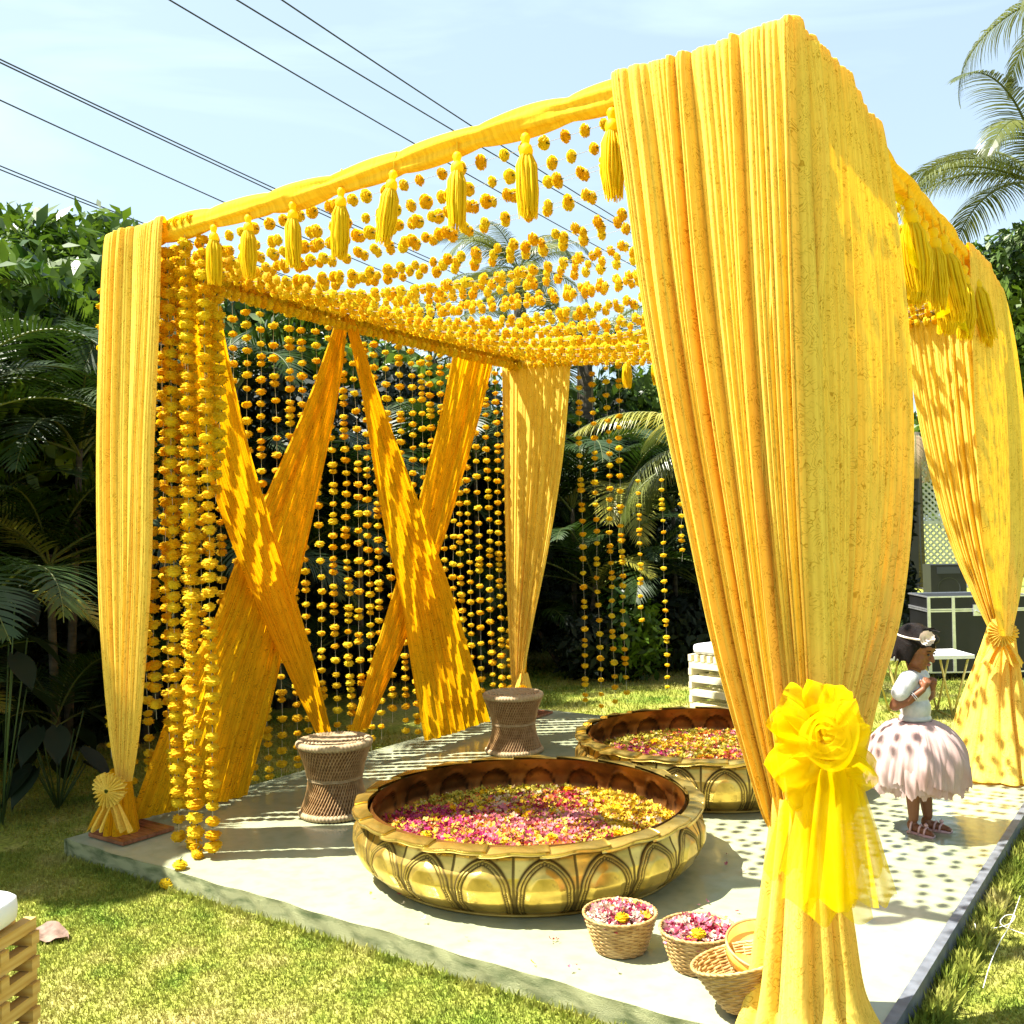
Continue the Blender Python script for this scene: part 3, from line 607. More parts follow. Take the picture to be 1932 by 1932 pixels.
# ------------------------------------------------------------------ tassels
def tassel_parts(seed):
    rg = random.Random(seed)
    a = MB(); a.tube([(0, 0, 0), (.003, 0, -.03), (0, 0, -.07)], .003, 6)
    b = MB(); b.lathe([(.002, -.066), (.011, -.071), (.016, -.082), (.012, -.096), (.011, -.102)], 14); b.lathe([(.011, -.102), (.018, -.108), (.022, -.122), (.020, -.136), (.018, -.14)], 14)
    c = MB(); c.lathe([(.016, -.136), (.024, -.17), (.028, -.25), (.020, -.30), (.002, -.31)], 16); nstr = 110
    for k in range(nstr):
        th = 2 * PI * k / nstr + rg.uniform(-.05, .05); rr = rg.uniform(.4, 1.0); l = rg.uniform(.29, .335); R1 = .021 * rr; R2 = .029 * rr + .004
        w1 = rg.uniform(-.006, .006)
        pts = [(R1 * .8 * math.cos(th), R1 * .8 * math.sin(th), -.136), (R2 * .95 * math.cos(th), R2 * .95 * math.sin(th), -.17), (R2 * math.cos(th) + w1, R2 * math.sin(th), -.25), (R2 * .8 * math.cos(th), R2 * .8 * math.sin(th) + w1, -l)]
        c.tube(pts, [.0028, .0034, .0032, .0016], 4, cap=False)
    return a.mesh('cord', M['wrap']), b.mesh('tassel_head', M['tassel']), c.mesh('fringe', M['tassel'])
for me_ in (0,): TP = [tassel_parts(s) for s in range(3)]
def tassel(loc, label, group, tilt=(0, 0), sc=1.0, k=0):
    t = thing('tassel', label, 'tassel', loc=loc, group=group); t.rotation_euler = (tilt[0], tilt[1], k); t.scale = (sc, sc, sc)
    for nm, me in zip(('cord', 'head', 'fringe'), TP[k % 3]): link(nm, me, t)
tl = [(423, 415, 0, 0), (487, 395, 0, 0), (566, 368, 0, .0), (655, 338, 0, -.08), (755, 305, 0, -.17), (866, 268, 0, -.1), (985, 225, 0, -.02), (1143, 170, 0, 0)]
for i, (px, py, a, b) in enumerate(tl):
    p = onp(px, py, 2, ZT); tassel((p[0], YF - .03, ZT + .035), 'bright yellow tassel hanging from the front beam, %s from the left' % ORD[i], 'yellow tassels along the front beam', (a, b), 1.08 + .02 * i, i)
for i, px in enumerate((1182, 1237)):
    p = onp(px, 660, 1, YB - .1); tassel((p[0], YB - .1, ZBR + .0), ['yellow tassel on the back beam, farther from the big curtain', 'yellow tassel on the back beam beside the edge of the big curtain'][i], 'yellow tassels along the back beam', (0, 0), 1, i)
for i in range(13):
    y = 4.42 + i * .12; tassel((XR + .03, y, ztop(y) + .02), 'yellow tassel hanging from the right beam, %s from the big curtain' % ORD[i], 'yellow tassels along the right beam', (.14 + .05 * math.sin(i * 3), -.05), 1.5, i)

def ribbon_grid(fn, nu, nv, name, m, uvs=1.0):
    mb = MB(); mb.v = []; mb.uv = []
    for j in range(nv):
        for i in range(nu):
            u, v = i / (nu - 1), j / (nv - 1); mb.v.append(tuple(fn(u, v))); mb.uv.append((u * uvs, v * uvs))
    mb.f = [(j * nu + i, j * nu + i + 1, (j + 1) * nu + i + 1, (j + 1) * nu + i) for j in range(nv - 1) for i in range(nu - 1)]
    return mb.mesh(name, m)
def val(u, v):
    y = 4.36 + 1.95 * u; return Vector((XR - .02 + .05 * v + .035 * math.sin(u * 46) * v + .02 * math.sin(u * 19 + 2 * v), y + .05 * v * math.sin(u * 30), ztop(y) - .02 - v * (.36 + .07 * math.sin(PI * u) + .03 * math.sin(u * 23))))
tag(link('sheer_valance', ribbon_grid(val, 160, 16, 'sheer_valance', M['tulle'])), 'bright yellow sheer valance hanging behind the tassels of the right beam', 'valance')
bow = thing('tulle_bow', 'big bright yellow tulle bow with rose centre and long tails, tied on the near curtain', 'bow', loc=onp(1545, 1400, 1, 2.86))
bow.rotation_euler = (0, 0, math.radians(32)); bow.scale = (.84, 1, 1)
# local: x to the right of picture, y away, z up
def rose(u, v):      # spiral of ruffled ribbon
    th = u * 2 * PI * 3.4; r = .012 + .070 * u; h = .026 + .012 * u
    rr = r + v * h * .62 + .006 * math.sin(th * 3.3) * v; z = -.06 + .05 * (1 - u) - v * (.035 - .03 * u)
    return Vector((rr * math.cos(th) * 1.08, z - .045, .035 + rr * math.sin(th)))
link('rose', ribbon_grid(rose, 240, 7, 'rose', M['tulle']), bow)
def puff(sx, cz, ang, ln, wd, seed):
    rg = random.Random(seed); p1, p2 = rg.uniform(0, 6), rg.uniform(0, 6)
    def fn(u, v):
        a = u * 2 * PI; t = v
        rad = wd * math.sin(PI * min(1, t * .62 + .05)) ** .8 * (1 + .22 * math.sin(5 * a + p1) + .10 * math.sin(9 * a + p2 + 5 * t))
        x = ln * t; y = rad * .55 * math.cos(a); z = rad * math.sin(a)
        ca, sa = math.cos(ang), math.sin(ang)
        return Vector((sx * (x * ca - z * sa) , y - .01 + .02 * math.sin(3 * a + 4 * t), cz + x * sa + z * ca))
    return fn
for sx, cz, ang, ln, wd, sd_ in ((1, .02, .5, .15, .075, 1), (-1, .02, .55, .16, .075, 2), (1, -.03, -.65, .18, .085, 3), (-1, -.03, -.65, .17, .085, 4), (1, .03, 1.35, .14, .07, 5), (-1, .0, -.05, .15, .08, 6), (1, 0, -.05, .15, .08, 7)):
    link('loop', ribbon_grid(puff(sx, cz, ang, ln, wd, sd_), 70, 22, 'loop', M['tulle']), bow)
def tail(x0, x1, X0, X1, z0, z1, y0, y1, seed, k=5):
    rg = random.Random(seed); p = rg.uniform(0, 6)
    def fn(u, v):
        a, b = x0 + (x1 - x0) * u, X0 + (X1 - X0) * u; x = a + (b - a) * v ** .8
        y = y0 + (y1 - y0) * v + (.012 + .014 * v) * math.sin(k * 2 * PI * u * .5 + p + .8 * v); z = z0 + (z1 - z0) * v + .012 * math.sin(2 * PI * u * 2 + p) * v
        return Vector((x, y, z))
    return fn
for args in ((-.07, .05, -.155, .10, -.08, -.44, -.03, -.08, 1, 4), (-.02, .09, -.10, .14, -.06, -.42, -.07, -.13, 2, 3), (.02, .10, .05, .27, -.07, -.47, .0, .03, 3, 4), (-.05, .06, -.07, .15, -.10, -.50, .02, -.03, 4, 3), (.0, .10, .10, .22, -.05, -.36, -.05, -.04, 6, 3), (-.08, .0, -.20, -.08, -.10, -.38, .0, .0, 7, 2)):
    link('tail', ribbon_grid(tail(*args), 60, 24, 'tail', M['tulle']), bow)
def fan_bow(loc, r, label, m, rz, seed):
    b = thing('fabric_bow', label, 'bow', loc=loc, rz=rz, group='small printed bows tied round the curtains')
    n = 96; mb = MB(); mb.v = []; mb.uv = []
    for j in range(6):
        for i in range(n):
            th = 2 * PI * i / (n - 1); t = j / 5; rr = r * (.12 + .88 * t) * (1 + .07 * math.sin(3 * th + seed)); 
            mb.v.append((rr * math.cos(th), -.03 - .03 * (1 - t) + .016 * t * (1 if i % 4 < 2 else -1), rr * math.sin(th))); mb.uv.append((i / n * .8, t * .2))
    mb.f = [(j * n + i, j * n + i + 1, (j + 1) * n + i + 1, (j + 1) * n + i) for j in range(5) for i in range(n - 1)]
    link('pleated_rosette', mb.mesh('pleated_rosette', m), b)
    for s in (-1, 1):
        link('tail', ribbon_grid(tail(-.02, .03, s * r * .9 - r * .5, s * r * .9 + r * .5, -r * .5, -r * 2.3, -.02, -.03, seed + s, 4), 30, 12, 'tail', m), b)
fan_bow(onp(212, 1487, 1, 2.90), .085, 'small pleated bow tied low on the narrow left curtain', M['cloth'], .5, 1)
fan_bow(onp(1888, 1192, 1, YB - .2), .085, 'small pleated bow tied on the far right curtain', M['cloth'], .4, 2)
fan_bow(onp(988, 1306, 1, YB - .2), .06, 'small brown-gold bow tied on the back left curtain above the stool', M['sheer'], .4, 3)

# ------------------------------------------------------------------ brass bowls
NS = 20
def bowl_meshes():
    # outer wall as one repeated arch panel
    nu, nv = 64, 66; Z0, Z1 = .010, .280
    def prof(t):
        P = [(.655, 0), (.705, .12), (.752, .30), (.778, .50), (.776, .68), (.752, .86), (.735, 1)]
        for a, b in zip(P, P[1:]):
            if t <= b[1]:
                s = (t - a[1]) / (b[1] - a[1]); s2 = s * s * (3 - 2 * s) * .4 + s * .6; return a[0] + (b[0] - a[0]) * s2
        return P[-1][0]
    ol = [(.088 + .006 * math.sin(PI * q / 12), .004 + .135 * q / 12) for q in range(13)] + [(.088 * max(0, 1 - (q / 24) ** 2.1) ** .72, .139 + .118 * q / 24) for q in range(1, 25)]
    OL = np.array(ol)
    def arch(s, t):
        """signed distance in metres to the pointed arch outline; s -1..1 across, t 0..1 up"""
        x, y = abs(s) * .122, t * .30; d = float(np.min(np.hypot(OL[:, 0] - x, OL[:, 1] - y)))
        xi = np.interp(y, OL[:, 1], OL[:, 0]) if y < .257 else -1
        return -d if x < xi else d
    V = []; G = []
    for j in range(nv + 1):
        t = j / nv
        for i in range(nu + 1):
            s = -1 + 2 * i / nu; d = arch(s, t); off = 0; g = 0
            if d < 0: off = .012 * min(1, -d * 30)
            for dc, am in ((.0, .009), (.0125, .008)):
                off += am * math.exp(-((d - dc) / .0042) ** 2)
            for dc, gw in ((-.0072, .0046), (.0063, .0036), (.0205, .0062)):
                g = max(g, math.exp(-((d - dc) / gw) ** 2) * .97)
            if abs(s) > .965: g = max(g, .8)
            if t > .93: g = max(g, .7)
            th = s * PI / NS; r = prof(t) + off
            V.append((r * math.cos(th), r * math.sin(th), Z0 + (Z1 - Z0) * t)); G.append(g)
    mb = MB(); mb.v = V; mb.f = [(j * (nu + 1) + i, j * (nu + 1) + i + 1, (j + 1) * (nu + 1) + i + 1, (j + 1) * (nu + 1) + i) for j in range(nv) for i in range(nu)]
    panel = mb.mesh('arch_panel', M['brass'], attr=G)
    # rim petal: thick shingle, pointed outwards
    mb = MB(); n1, n2 = 14, 8; half = PI / NS * 1.16
    for top in (1, 0):
        for j in range(n2 + 1):
            for i in range(n1 + 1):
                s = -1 + 2 * i / n1; t = j / n2; th = s * half; ro = .779 + .012 * (1 - abs(s)) ** .6 ; r = .722 + (ro - .722) * t
                z = .290 + .007 * s - .010 * t * t + .010 * math.exp(-(s / .35) ** 2) * t + (.010 if top else -.004)
                mb.v.append((r * math.cos(th), r * math.sin(th), z))
    K = (n1 + 1) * (n2 + 1)
    for b_ in (0, K):
        for j in range(n2):
            for i in range(n1):
                q = (b_ + j * (n1 + 1) + i, b_ + j * (n1 + 1) + i + 1, b_ + (j + 1) * (n1 + 1) + i + 1, b_ + (j + 1) * (n1 + 1) + i); mb.f.append(q if b_ else q[::-1])
    bd = [j * (n1 + 1) for j in range(n2 + 1)] + [n2 * (n1 + 1) + i for i in range(1, n1 + 1)] + [j * (n1 + 1) + n1 for j in range(n2 - 1, -1, -1)]
    for a, b_ in zip(bd, bd[1:]): mb.f.append((a, b_, b_ + K, a + K))
    petal = mb.mesh('rim_petal', M['brass'], attr=[.0] * len(mb.v))
    # inside wall with the same arches pressed through
    V = []; G = []; nth = 360; nz_ = 22
    for j in range(nz_ + 1):
        t = 1 - j / nz_
        for i in range(nth):
            th = 2 * PI * i / nth; s = ((th * NS / (2 * PI)) % 1) * 2 - 1; d = arch(s, t); off = 0; g = 0
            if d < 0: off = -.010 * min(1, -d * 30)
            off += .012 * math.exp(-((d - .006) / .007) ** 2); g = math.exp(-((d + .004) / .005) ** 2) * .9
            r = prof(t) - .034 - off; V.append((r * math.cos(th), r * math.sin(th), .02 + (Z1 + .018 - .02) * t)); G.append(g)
    V.append((0, 0, .02)); G.append(0); c_ = len(V) - 1
    mb = MB(); mb.v = V; mb.f = [(j * nth + i, j * nth + (i + 1) % nth, (j + 1) * nth + (i + 1) % nth, (j + 1) * nth + i) for j in range(nz_) for i in range(nth)]
    mb.f += [(nz_ * nth + i, nz_ * nth + (i + 1) % nth, c_) for i in range(nth)]
    inner = mb.mesh('inner_wall', M['brass_in'], attr=G)
    mb = MB(); mb.lathe([(.60, .002), (.665, .0), (.675, .008), (.665, .016), (.62, .02)], 90); ring = mb.mesh('base_ring', M['brass'], attr=[.5] * len(mb.v))
    return panel, petal, inner, ring
BP, BPE, BI, BR = bowl_meshes()
def petals_heap(R, n, z0, dome, seed, palette, wts, size=(.011, .022), patches=None):
    """loose blossoms: little 5-petalled stars and crumpled petals"""
    rg = np.random.default_rng(seed); V = []; Fc = []; T = []
    centres = [(rg.uniform(-R, R), rg.uniform(-R, R), rg.integers(0, len(palette))) for _ in range(26)]
    for k in range(n):
        a = rg.uniform(0, 2 * PI); r = R * math.sqrt(rg.uniform(0, 1)); x, y = r * math.cos(a), r * math.sin(a)
        z = z0 + dome * (1 - (r / R) ** 2) + rg.uniform(0, .018)
        if rg.uniform() < .42: ci = min(centres, key=lambda c: (c[0] - x) ** 2 + (c[1] - y) ** 2)[2]
        else: ci = rg.choice(len(palette), p=wts)
        if patches: ci = patches(x, y, ci, rg)
        c = np.array(palette[ci]) * rg.uniform(.75, 1.12); s = rg.uniform(*size); nrm = Vector((rg.normal(0, .5), rg.normal(0, .5), 1)).normalized()
        t1 = nrm.orthogonal().normalized(); t2 = nrm.cross(t1); npet = 5 if rg.uniform() < .6 else 3; ph = rg.uniform(0, 6)
        for q in range(npet):
            th = ph + 2 * PI * q / npet; d = t1 * math.cos(th) + t2 * math.sin(th); e = t1 * math.cos(th + PI / 2) + t2 * math.sin(th + PI / 2); b = len(V); o = Vector((x, y, z)); lift = nrm * s * rg.uniform(.1, .7)
            V += [tuple(o), tuple(o + d * s * .6 + e * s * .38 + lift * .5), tuple(o + d * s + lift), tuple(o + d * s * .6 - e * s * .38 + lift * .5)]; Fc.append((b, b + 1, b + 2, b + 3)); T.append(c)
    V = np.array(V); return tri_mesh('floating_flowers', V, np.array(Fc), M['petals'], tint=np.clip(np.array(T), 0, 1))
PAL = [(.58, .38, .006), (.30, .003, .022), (.34, .006, .085), (.58, .13, .008), (.50, .36, .20), (.36, .30, .015), (.46, .13, .16)]
WT = [.34, .19, .08, .14, .08, .14, .03]
def patch1(x, y, ci, rg):        # a band of plain yellow marigold petals towards the far right of the bowl
    if .62 * x + .55 * y > .30 and rg.uniform() < .85: return 0
    if -.62 * x + .4 * y > .38 and rg.uniform() < .7: return 5
    return ci
def bowl(c, label, flab, seed, rz):
    b = thing('brass_bowl', label, 'bowl', loc=(c[0], c[1], 0), rz=rz, group='embossed brass bowls'); b.scale = (1.025, 1.025, 1)
    for k in range(NS):
        link('arch_panel', BP, b, rot=(0, 0, 2 * PI * k / NS)); link('rim_petal', BPE, b, rot=(0, 0, 2 * PI * (k + .5) / NS))
    link('inner_wall', BI, b); link('base_ring', BR, b)
    mb = MB(); mb.lathe([(.72, 0), (.4, .003), (.001, .004)], 48)
    wm = mb.mesh('flower_bed', M['flower_base']); 
    f = thing('floating_flowers', flab, 'flowers', loc=(c[0], c[1], .140), group='flower petals floating in the brass bowls')
    link('petal_layer', wm, f, loc=(0, 0, .0)); o = link('blossoms', petals_heap(.71, 6500, .006, .01, seed, PAL, WT, patches=patch1), f); o['kind'] = 'stuff'
    rg = random.Random(seed + 60)
    for k in range(26):
        a = rg.uniform(0, 2 * PI); q = .62 * math.sqrt(rg.random()); link('marigold_head', FL[k % 5], f, loc=(q * math.cos(a), q * math.sin(a), .026), rot=(rg.uniform(-.4, .4), rg.uniform(-.4, .4), a), scale=rg.uniform(.8, 1.1))
M['flower_base'] = simple('wet_petal_layer', (.45, .22, .03), (.30, .05, .08), scale=14, rough=.5)
b1 = polar(984, 4.63); b2 = polar(1328, 6.08)
bowl(b1, 'embossed brass bowl in front, arch panels round its side, filled with petals', 'red, pink and yellow petals floating in the front brass bowl', 1, .05)
bowl(b2, 'embossed brass bowl at the back, partly hidden by the big curtain', 'yellow and pink petals floating in the back brass bowl', 2, .2)

# ------------------------------------------------------------------ wicker stools
def stool_meshes():
    H = .44
    def rad(t): return .150 + .052 * abs(2 * t - 1) ** 1.7 + (.006 if t > .5 else 0)
    core = MB(); core.lathe([(rad(i / 16) - .008, H * i / 16) for i in range(17)], 40)
    canes = MB(); n = 62
    for fam in (1, -1):
        for k in range(n):
            pts = []
            for i in range(13):
                t = i / 12; th = 2 * PI * k / n + fam * (t - .5) * .95; r = rad(t) + (.003 if fam > 0 else -.005); pts.append((r * math.cos(th), r * math.sin(th), .02 + (H - .04) * t))
            canes.tube(pts, .0036, 4, cap=False)
    def wound(R, z, r, nturn, amp):
        mb = MB(); pts = []; 
        N = 240
        for i in range(N): th = 2 * PI * i / N; pts.append((R * math.cos(th), R * math.sin(th), z))
        mb.tube(pts, [r * (1 + amp * abs(math.sin(nturn * PI * i / N))) for i in range(N)], 10, closed=True); return mb
    top = wound(.198, H, .020, 60, .22); bot = wound(.192, .018, .018, 60, .25)
    seat = MB(); 
    for k in range(9): seat.tube([((.185 - k * .02) * math.cos(2 * PI * i / 60), (.185 - k * .02) * math.sin(2 * PI * i / 60), H + .004 - .0015 * k) for i in range(60)], .0095, 6, closed=True)
    seat.lathe([(.19, H - .004), (.001, H - .01)], 30)
    belt = MB()
    for dz in (-.007, 0, .007): belt.tube([((rad(.5) + .006) * math.cos(2 * PI * i / 60), (rad(.5) + .006) * math.sin(2 * PI * i / 60), H * .52 + dz + .002 * math.sin(i)) for i in range(60)], .0035, 5, closed=True)
    return dict(core=core.mesh('core', M['cane_dark']), cane_lattice=canes.mesh('cane_lattice', M['cane']), top_rim=top.mesh('top_rim', M['rope']), bottom_rim=bot.mesh('bottom_rim', M['rope']), seat=seat.mesh('seat', M['rope']), waist_binding=belt.mesh('waist_binding', M['rope']))
SM = stool_meshes()
for p, lab in ((polar(622, 5.55), 'near wicker stool with waisted cane body, left of the front brass bowl'), (polar(960, 6.85), 'far wicker stool standing between the brass bowls and the back curtain')):
    t = thing('wicker_stool', lab, 'stool', loc=(p[0], p[1], .004), group='waisted wicker stools'); t.scale = (.95, .95, .88)
    for k, me in SM.items():
        o = link(k, me, t)
        if k == 'cane_lattice': o['kind'] = 'stuff'

# ------------------------------------------------------------------ baskets
def basket_meshes(r0, r1, h):
    mb = MB(); rows = 17; N = 112; ns_ = 28
    for j in range(rows):
        t = (j + .5) / rows; R = r0 + (r1 - r0) * t ** .8; z = h * t
        pts = [((R + .0022 * (1 if (j % 2) else -1) * math.sin(ns_ * PI * i / N)) * math.cos(2 * PI * i / N), (R + .0022 * (1 if (j % 2) else -1) * math.sin(ns_ * PI * i / N)) * math.sin(2 * PI * i / N), z + .0008 * math.sin(i * .9 + j)) for i in range(N)]
        mb.tube(pts, h / rows * .56, 5, closed=True)
    st = MB()
    for k in range(ns_):
        th = 2 * PI * k / ns_; st.tube([((r0 + (r1 - r0) * (q / 5) ** .8) * math.cos(th), (r0 + (r1 - r0) * (q / 5) ** .8) * math.sin(th), h * q / 5 + .002) for q in range(6)], .003, 5)
    rim = MB()
    for s in (0, 1): rim.tube([((r1 + .002 + .003 * math.sin(40 * PI * i / 120 + s * PI)) * math.cos(2 * PI * i / 120), (r1 + .002 + .003 * math.sin(40 * PI * i / 120 + s * PI)) * math.sin(2 * PI * i / 120), h + .003 + .002 * math.cos(40 * PI * i / 120 + s * PI)) for i in range(120)], .0042, 6, closed=True)
    bt = MB(); bt.lathe([(r0 + .003, 0), (r0 + .004, .006), (r0 * .6, .007), (.001, .007)], 40)
    return dict(weave=mb.mesh('weave', M['wicker']), stakes=st.mesh('stakes', M['wicker']), rim=rim.mesh('rim', M['wicker']), bottom=bt.mesh('bottom', M['wicker']))
BM = basket_meshes(.088, .130, .128); BM3 = basket_meshes(.075, .150, .140)
def basket(loc, meshes, label, rz=0, tilt=None):
    t = thing('wicker_basket', label, 'basket', loc=loc, rz=rz, group='small wicker baskets at the platform edge')
    if tilt: t.rotation_euler = tilt
    for k, me in meshes.items():
        o = link(k, me, t)
        if k in ('weave', 'stakes'): o['kind'] = 'stuff'
    return t
PALB = [(.56, .40, .30), (.36, .006, .04), (.46, .08, .14), (.62, .52, .42), (.56, .38, .01), (.44, .12, .20)]
for (px, D, rz, lab, fl, s) in ((1151, 3.665, 0, 'small wicker basket heaped with pink and white petals, left of the pair', 'pink, white and red petals heaped in the left basket', 5), (1297, 3.545, 1, 'small wicker basket of petals between the left basket and the tipped basket', 'white and pink petals with a yellow blossom in the middle basket', 6)):
    p = polar(px, D); basket((p[0], p[1], .001), BM, lab, rz)
    me = petals_heap(.118, 520, .105, .028, s, PALB, [.3, .16, .18, .2, .06, .1], size=(.012, .024))
    f = thing('flower_petals', fl, 'petals', loc=(p[0], p[1], .001), group='petals heaped in the wicker baskets'); o = link('blossoms', me, f); o['kind'] = 'stuff'
    mb = MB(); mb.lathe([(.118, .10), (.06, .118), (.001, .126)], 30); link('petal_layer', mb.mesh('petal_layer', M['flower_base']), f)
    q = polar(px + (4 if s == 5 else 0), D - .075); t = link('yellow_blossom', FL[s % 5], f, loc=(q[0] - p[0], q[1] - p[1], .14), scale=.95)
p3 = polar(1392, 3.22)
b3 = basket((p3[0], p3[1], .03), BM3, 'empty wicker basket tipped on its edge, holding a yellow bamboo tray, beside the big curtain', 0, (math.radians(-2), math.radians(-14), .1))
mb = MB(); mb.lathe([(.125, 0), (.132, .0), (.134, .045), (.128, .046), (.127, .006), (.001, .006)], 48)
t = thing('bamboo_tray', 'round yellow bamboo tray resting slanted in the tipped basket', 'tray', loc=tuple(polar(1424, 3.38, .115))); t.rotation_euler = (math.radians(10), math.radians(10), 0)
link('tray_body', mb.mesh('tray_body', M['bamboo']), t)
mb = MB(); mb.tube([(.133 * math.cos(2 * PI * i / 60), .133 * math.sin(2 * PI * i / 60), .046) for i in range(60)], .005, 6, closed=True); link('tray_rim', mb.mesh('tray_rim', M['wicker']), t)

me = petals_heap(1.0, 70, .006, .0, 77, PALB, [.2, .25, .2, .1, .15, .1], size=(.008, .014))
tag(link('scattered_petals', me, loc=(-2.35, 3.75, 0)), 'few loose petals scattered on the platform between bowls and baskets', 'petals', kind='stuff')

# ------------------------------------------------------------------ slatted stools
def slat_stool(loc, rz, mat, label, lz=.036, nl=15):
    """log-cabin stack of slats; local origin at the far right corner, body towards -x and -y"""
    t = thing('slatted_stool', label, 'stool', loc=loc, rz=rz, group='slatted wooden stools with white cushions')
    S = .44; a = MB(); a.box((0, 0, 0), (.034, S, lz * .96)); a = a.mesh('slat', mat, False); b = MB(); b.box((0, 0, 0), (S, .034, lz * .96)); b = b.mesh('slat', mat, False)
    H = nl * lz * 1.0
    for k in range(nl):
        z = lz * (k + .5)
        if k % 2 == 0:
            for x in (-.02, -S + .02): link('slat', a, t, loc=(x, -S / 2, z))
            if k == nl - 1:
                for q in range(1, 6): link('slat', a, t, loc=(-.02 - q * (S - .04) / 6, -S / 2, z))
        else:
            for y in (-.02, -.153, -.287, -S + .02): link('slat', b, t, loc=(-S / 2 + .008, y, z))
    mb = MB(); n = 24; P = []
    for j in range(13):
        ph = -PI / 2 + PI * j / 12
        for i in range(n * 2):
            th = 2 * PI * i / (n * 2); f = lambda c: math.copysign(abs(c) ** .35, c)
            cr_ = abs(math.cos(ph)) ** .4
            P.append((-S / 2 + (S / 2 - .012) * f(math.cos(th)) * cr_, -S / 2 + (S / 2 - .012) * f(math.sin(th)) * cr_, H + .045 + .045 * f(math.sin(ph)) + .012 * math.cos(th * 0) * (j > 6) * cr_ * 0))
    m2 = n * 2; mb.v = P; mb.f = [(j * m2 + i, j * m2 + (i + 1) % m2, (j + 1) * m2 + (i + 1) % m2, (j + 1) * m2 + i) for j in range(12) for i in range(m2)]
    link('cushion', mb.mesh('cushion', M['cushion']), t)
c0 = polar(58, 3.22, LAWN); slat_stool((c0[0], c0[1], LAWN), math.atan2(.9, -.44) - PI / 2, M['pine'], 'pine slatted stool with white cushion at the bottom left corner, in front')
c1 = polar(1392, 8.5, LAWN); slat_stool((c1[0] + .1, c1[1] + .2, LAWN), -.25, M['sunlit_slat'], 'sunlit pine slatted stool with white cushion behind the back brass bowl', lz=.058, nl=9)

# ------------------------------------------------------------------ background furniture
tp = polar(1726, 8.9, LAWN)
t = thing('side_table', 'small white-topped table with slanting gold legs behind the girl', 'table', loc=tp, rz=.62)
mb = MB(); mb.box((0, 0, .50), (.74, .40, .03)); link('table_top', mb.mesh('table_top', M['white'], False), t)
for sx in (-1, 1):
    for sy in (-1, 1):
        mb = MB(); mb.tube([(sx * .33, sy * .17, .485), (sx * .20, sy * .15, .0)], .009, 6); mb.tube([(sx * .10, sy * .17, .485), (sx * .20, sy * .15, .0)], .009, 6); link('leg', mb.mesh('leg', M['gold_wire']), t)
    mb = MB(); mb.tube([(sx * .2, -.15, .006), (sx * .2, .15, .006)], .008, 6); link('stretcher', mb.mesh('stretcher', M['gold_wire']), t)
bt = thing('flower_bouquet', 'bouquet of purple orchids and feathery greens lying on the small white table', 'bouquet', loc=(polar(1696, 8.7)[0], polar(1696, 8.7)[1], LAWN + .515))
rg = np.random.default_rng(4); V = []; Fc = []; T = []
for k in range(420):
    d = rg.normal(0, 1, 3); d /= np.linalg.norm(d); c = np.array([d[0] * .17 - .02, d[1] * .10, abs(d[2]) * .17 + .02]) * rg.uniform(.7, 1.1); s = .022
    col = (.26, .03, .27) if rg.uniform() < .55 else ((.45, .25, .36) if rg.uniform() < .6 else (.12, .18, .03)); a_ = rg.normal(0, 1, 3); a_ /= np.linalg.norm(a_); b_ = np.cross(a_, d); b = len(V)
    V += [c - a_ * s, c + b_ * s, c + a_ * s, c - b_ * s]; Fc.append((b, b + 1, b + 2, b + 3)); T.append(col)
o = link('blossoms', tri_mesh('blossoms', np.array(V), np.array(Fc), M['petals'], tint=np.array(T)), bt); o['kind'] = 'stuff'
V = []; Fc = []; T = []
for k in range(16):
    a = rg.uniform(-.2, PI + .2); ln = rg.uniform(.16, .30); e = np.array([math.cos(a) * .8, rg.uniform(-.3, .3), abs(math.sin(a)) + .25]); e /= np.linalg.norm(e)
    for q in range(18):
        c = e * ln * (.3 + .7 * q / 18); s = .018 * (1 - .5 * q / 18); sd_ = np.array([e[2], 0, -e[0]]) * (1 if q % 2 else -1); b = len(V)
        V += [c, c + sd_ * s + e * s, c + sd_ * s * 1.6 + e * s * 2]; Fc.append((b, b + 1, b + 2)); T.append((.30, .34, .12) if k % 2 else (.12, .2, .05))
o = link('foliage', tri_mesh('foliage', np.array(V), np.array(Fc), M['leafcol'], tint=np.array(T)), bt); o['kind'] = 'stuff'
fc = polar(1822, 11.2, LAWN)
t = thing('flight_case', 'black flight case with aluminium edges on the lawn beyond the table', 'case', loc=fc, rz=.56)
mb = MB(); mb.box((0, 0, .40), (1.0, .55, .62)); link('case_body', mb.mesh('case_body', M['black'], False), t)
mb = MB(); mb.box((0, 0, .775), (1.0, .55, .12)); link('lid', mb.mesh('lid', M['black'], False), t)
for z in (.712, .693, .837, .085):
    mb = MB(); mb.box((0, -.277, z), (1.02, .012, .014)); mb.box((0, .277, z), (1.02, .012, .014)); mb.box((-.504, 0, z), (.012, .57, .014)); mb.box((.504, 0, z), (.012, .57, .014)); link('edge_strip', mb.mesh('edge_strip', M['alu'], False), t)
for x in (-.5, -.26, .26, .5):
    mb = MB(); mb.box((x, -.281, .46), (.03, .012, .75)); link('corner_strip', mb.mesh('corner_strip', M['alu'], False), t)
mb = MB(); mb.box((-.02, -.29, .70), (.10, .02, .11)); mb.tube([(-.05, -.305, .70), (.0, -.31, .67), (.03, -.305, .70)], .008, 6); link('latch', mb.mesh('latch', M['alu'], False), t)
for sx in (-1, 1):
    for sy in (-1, 1):
        mb = MB(); mb.lathe([(.001, -.025), (.045, -.025), (.045, .025), (.001, .025)], 14); link('wheel', mb.mesh('wheel', M['black']), t, loc=(sx * .4, sy * .2, .045), rot=(PI / 2, 0, 0))
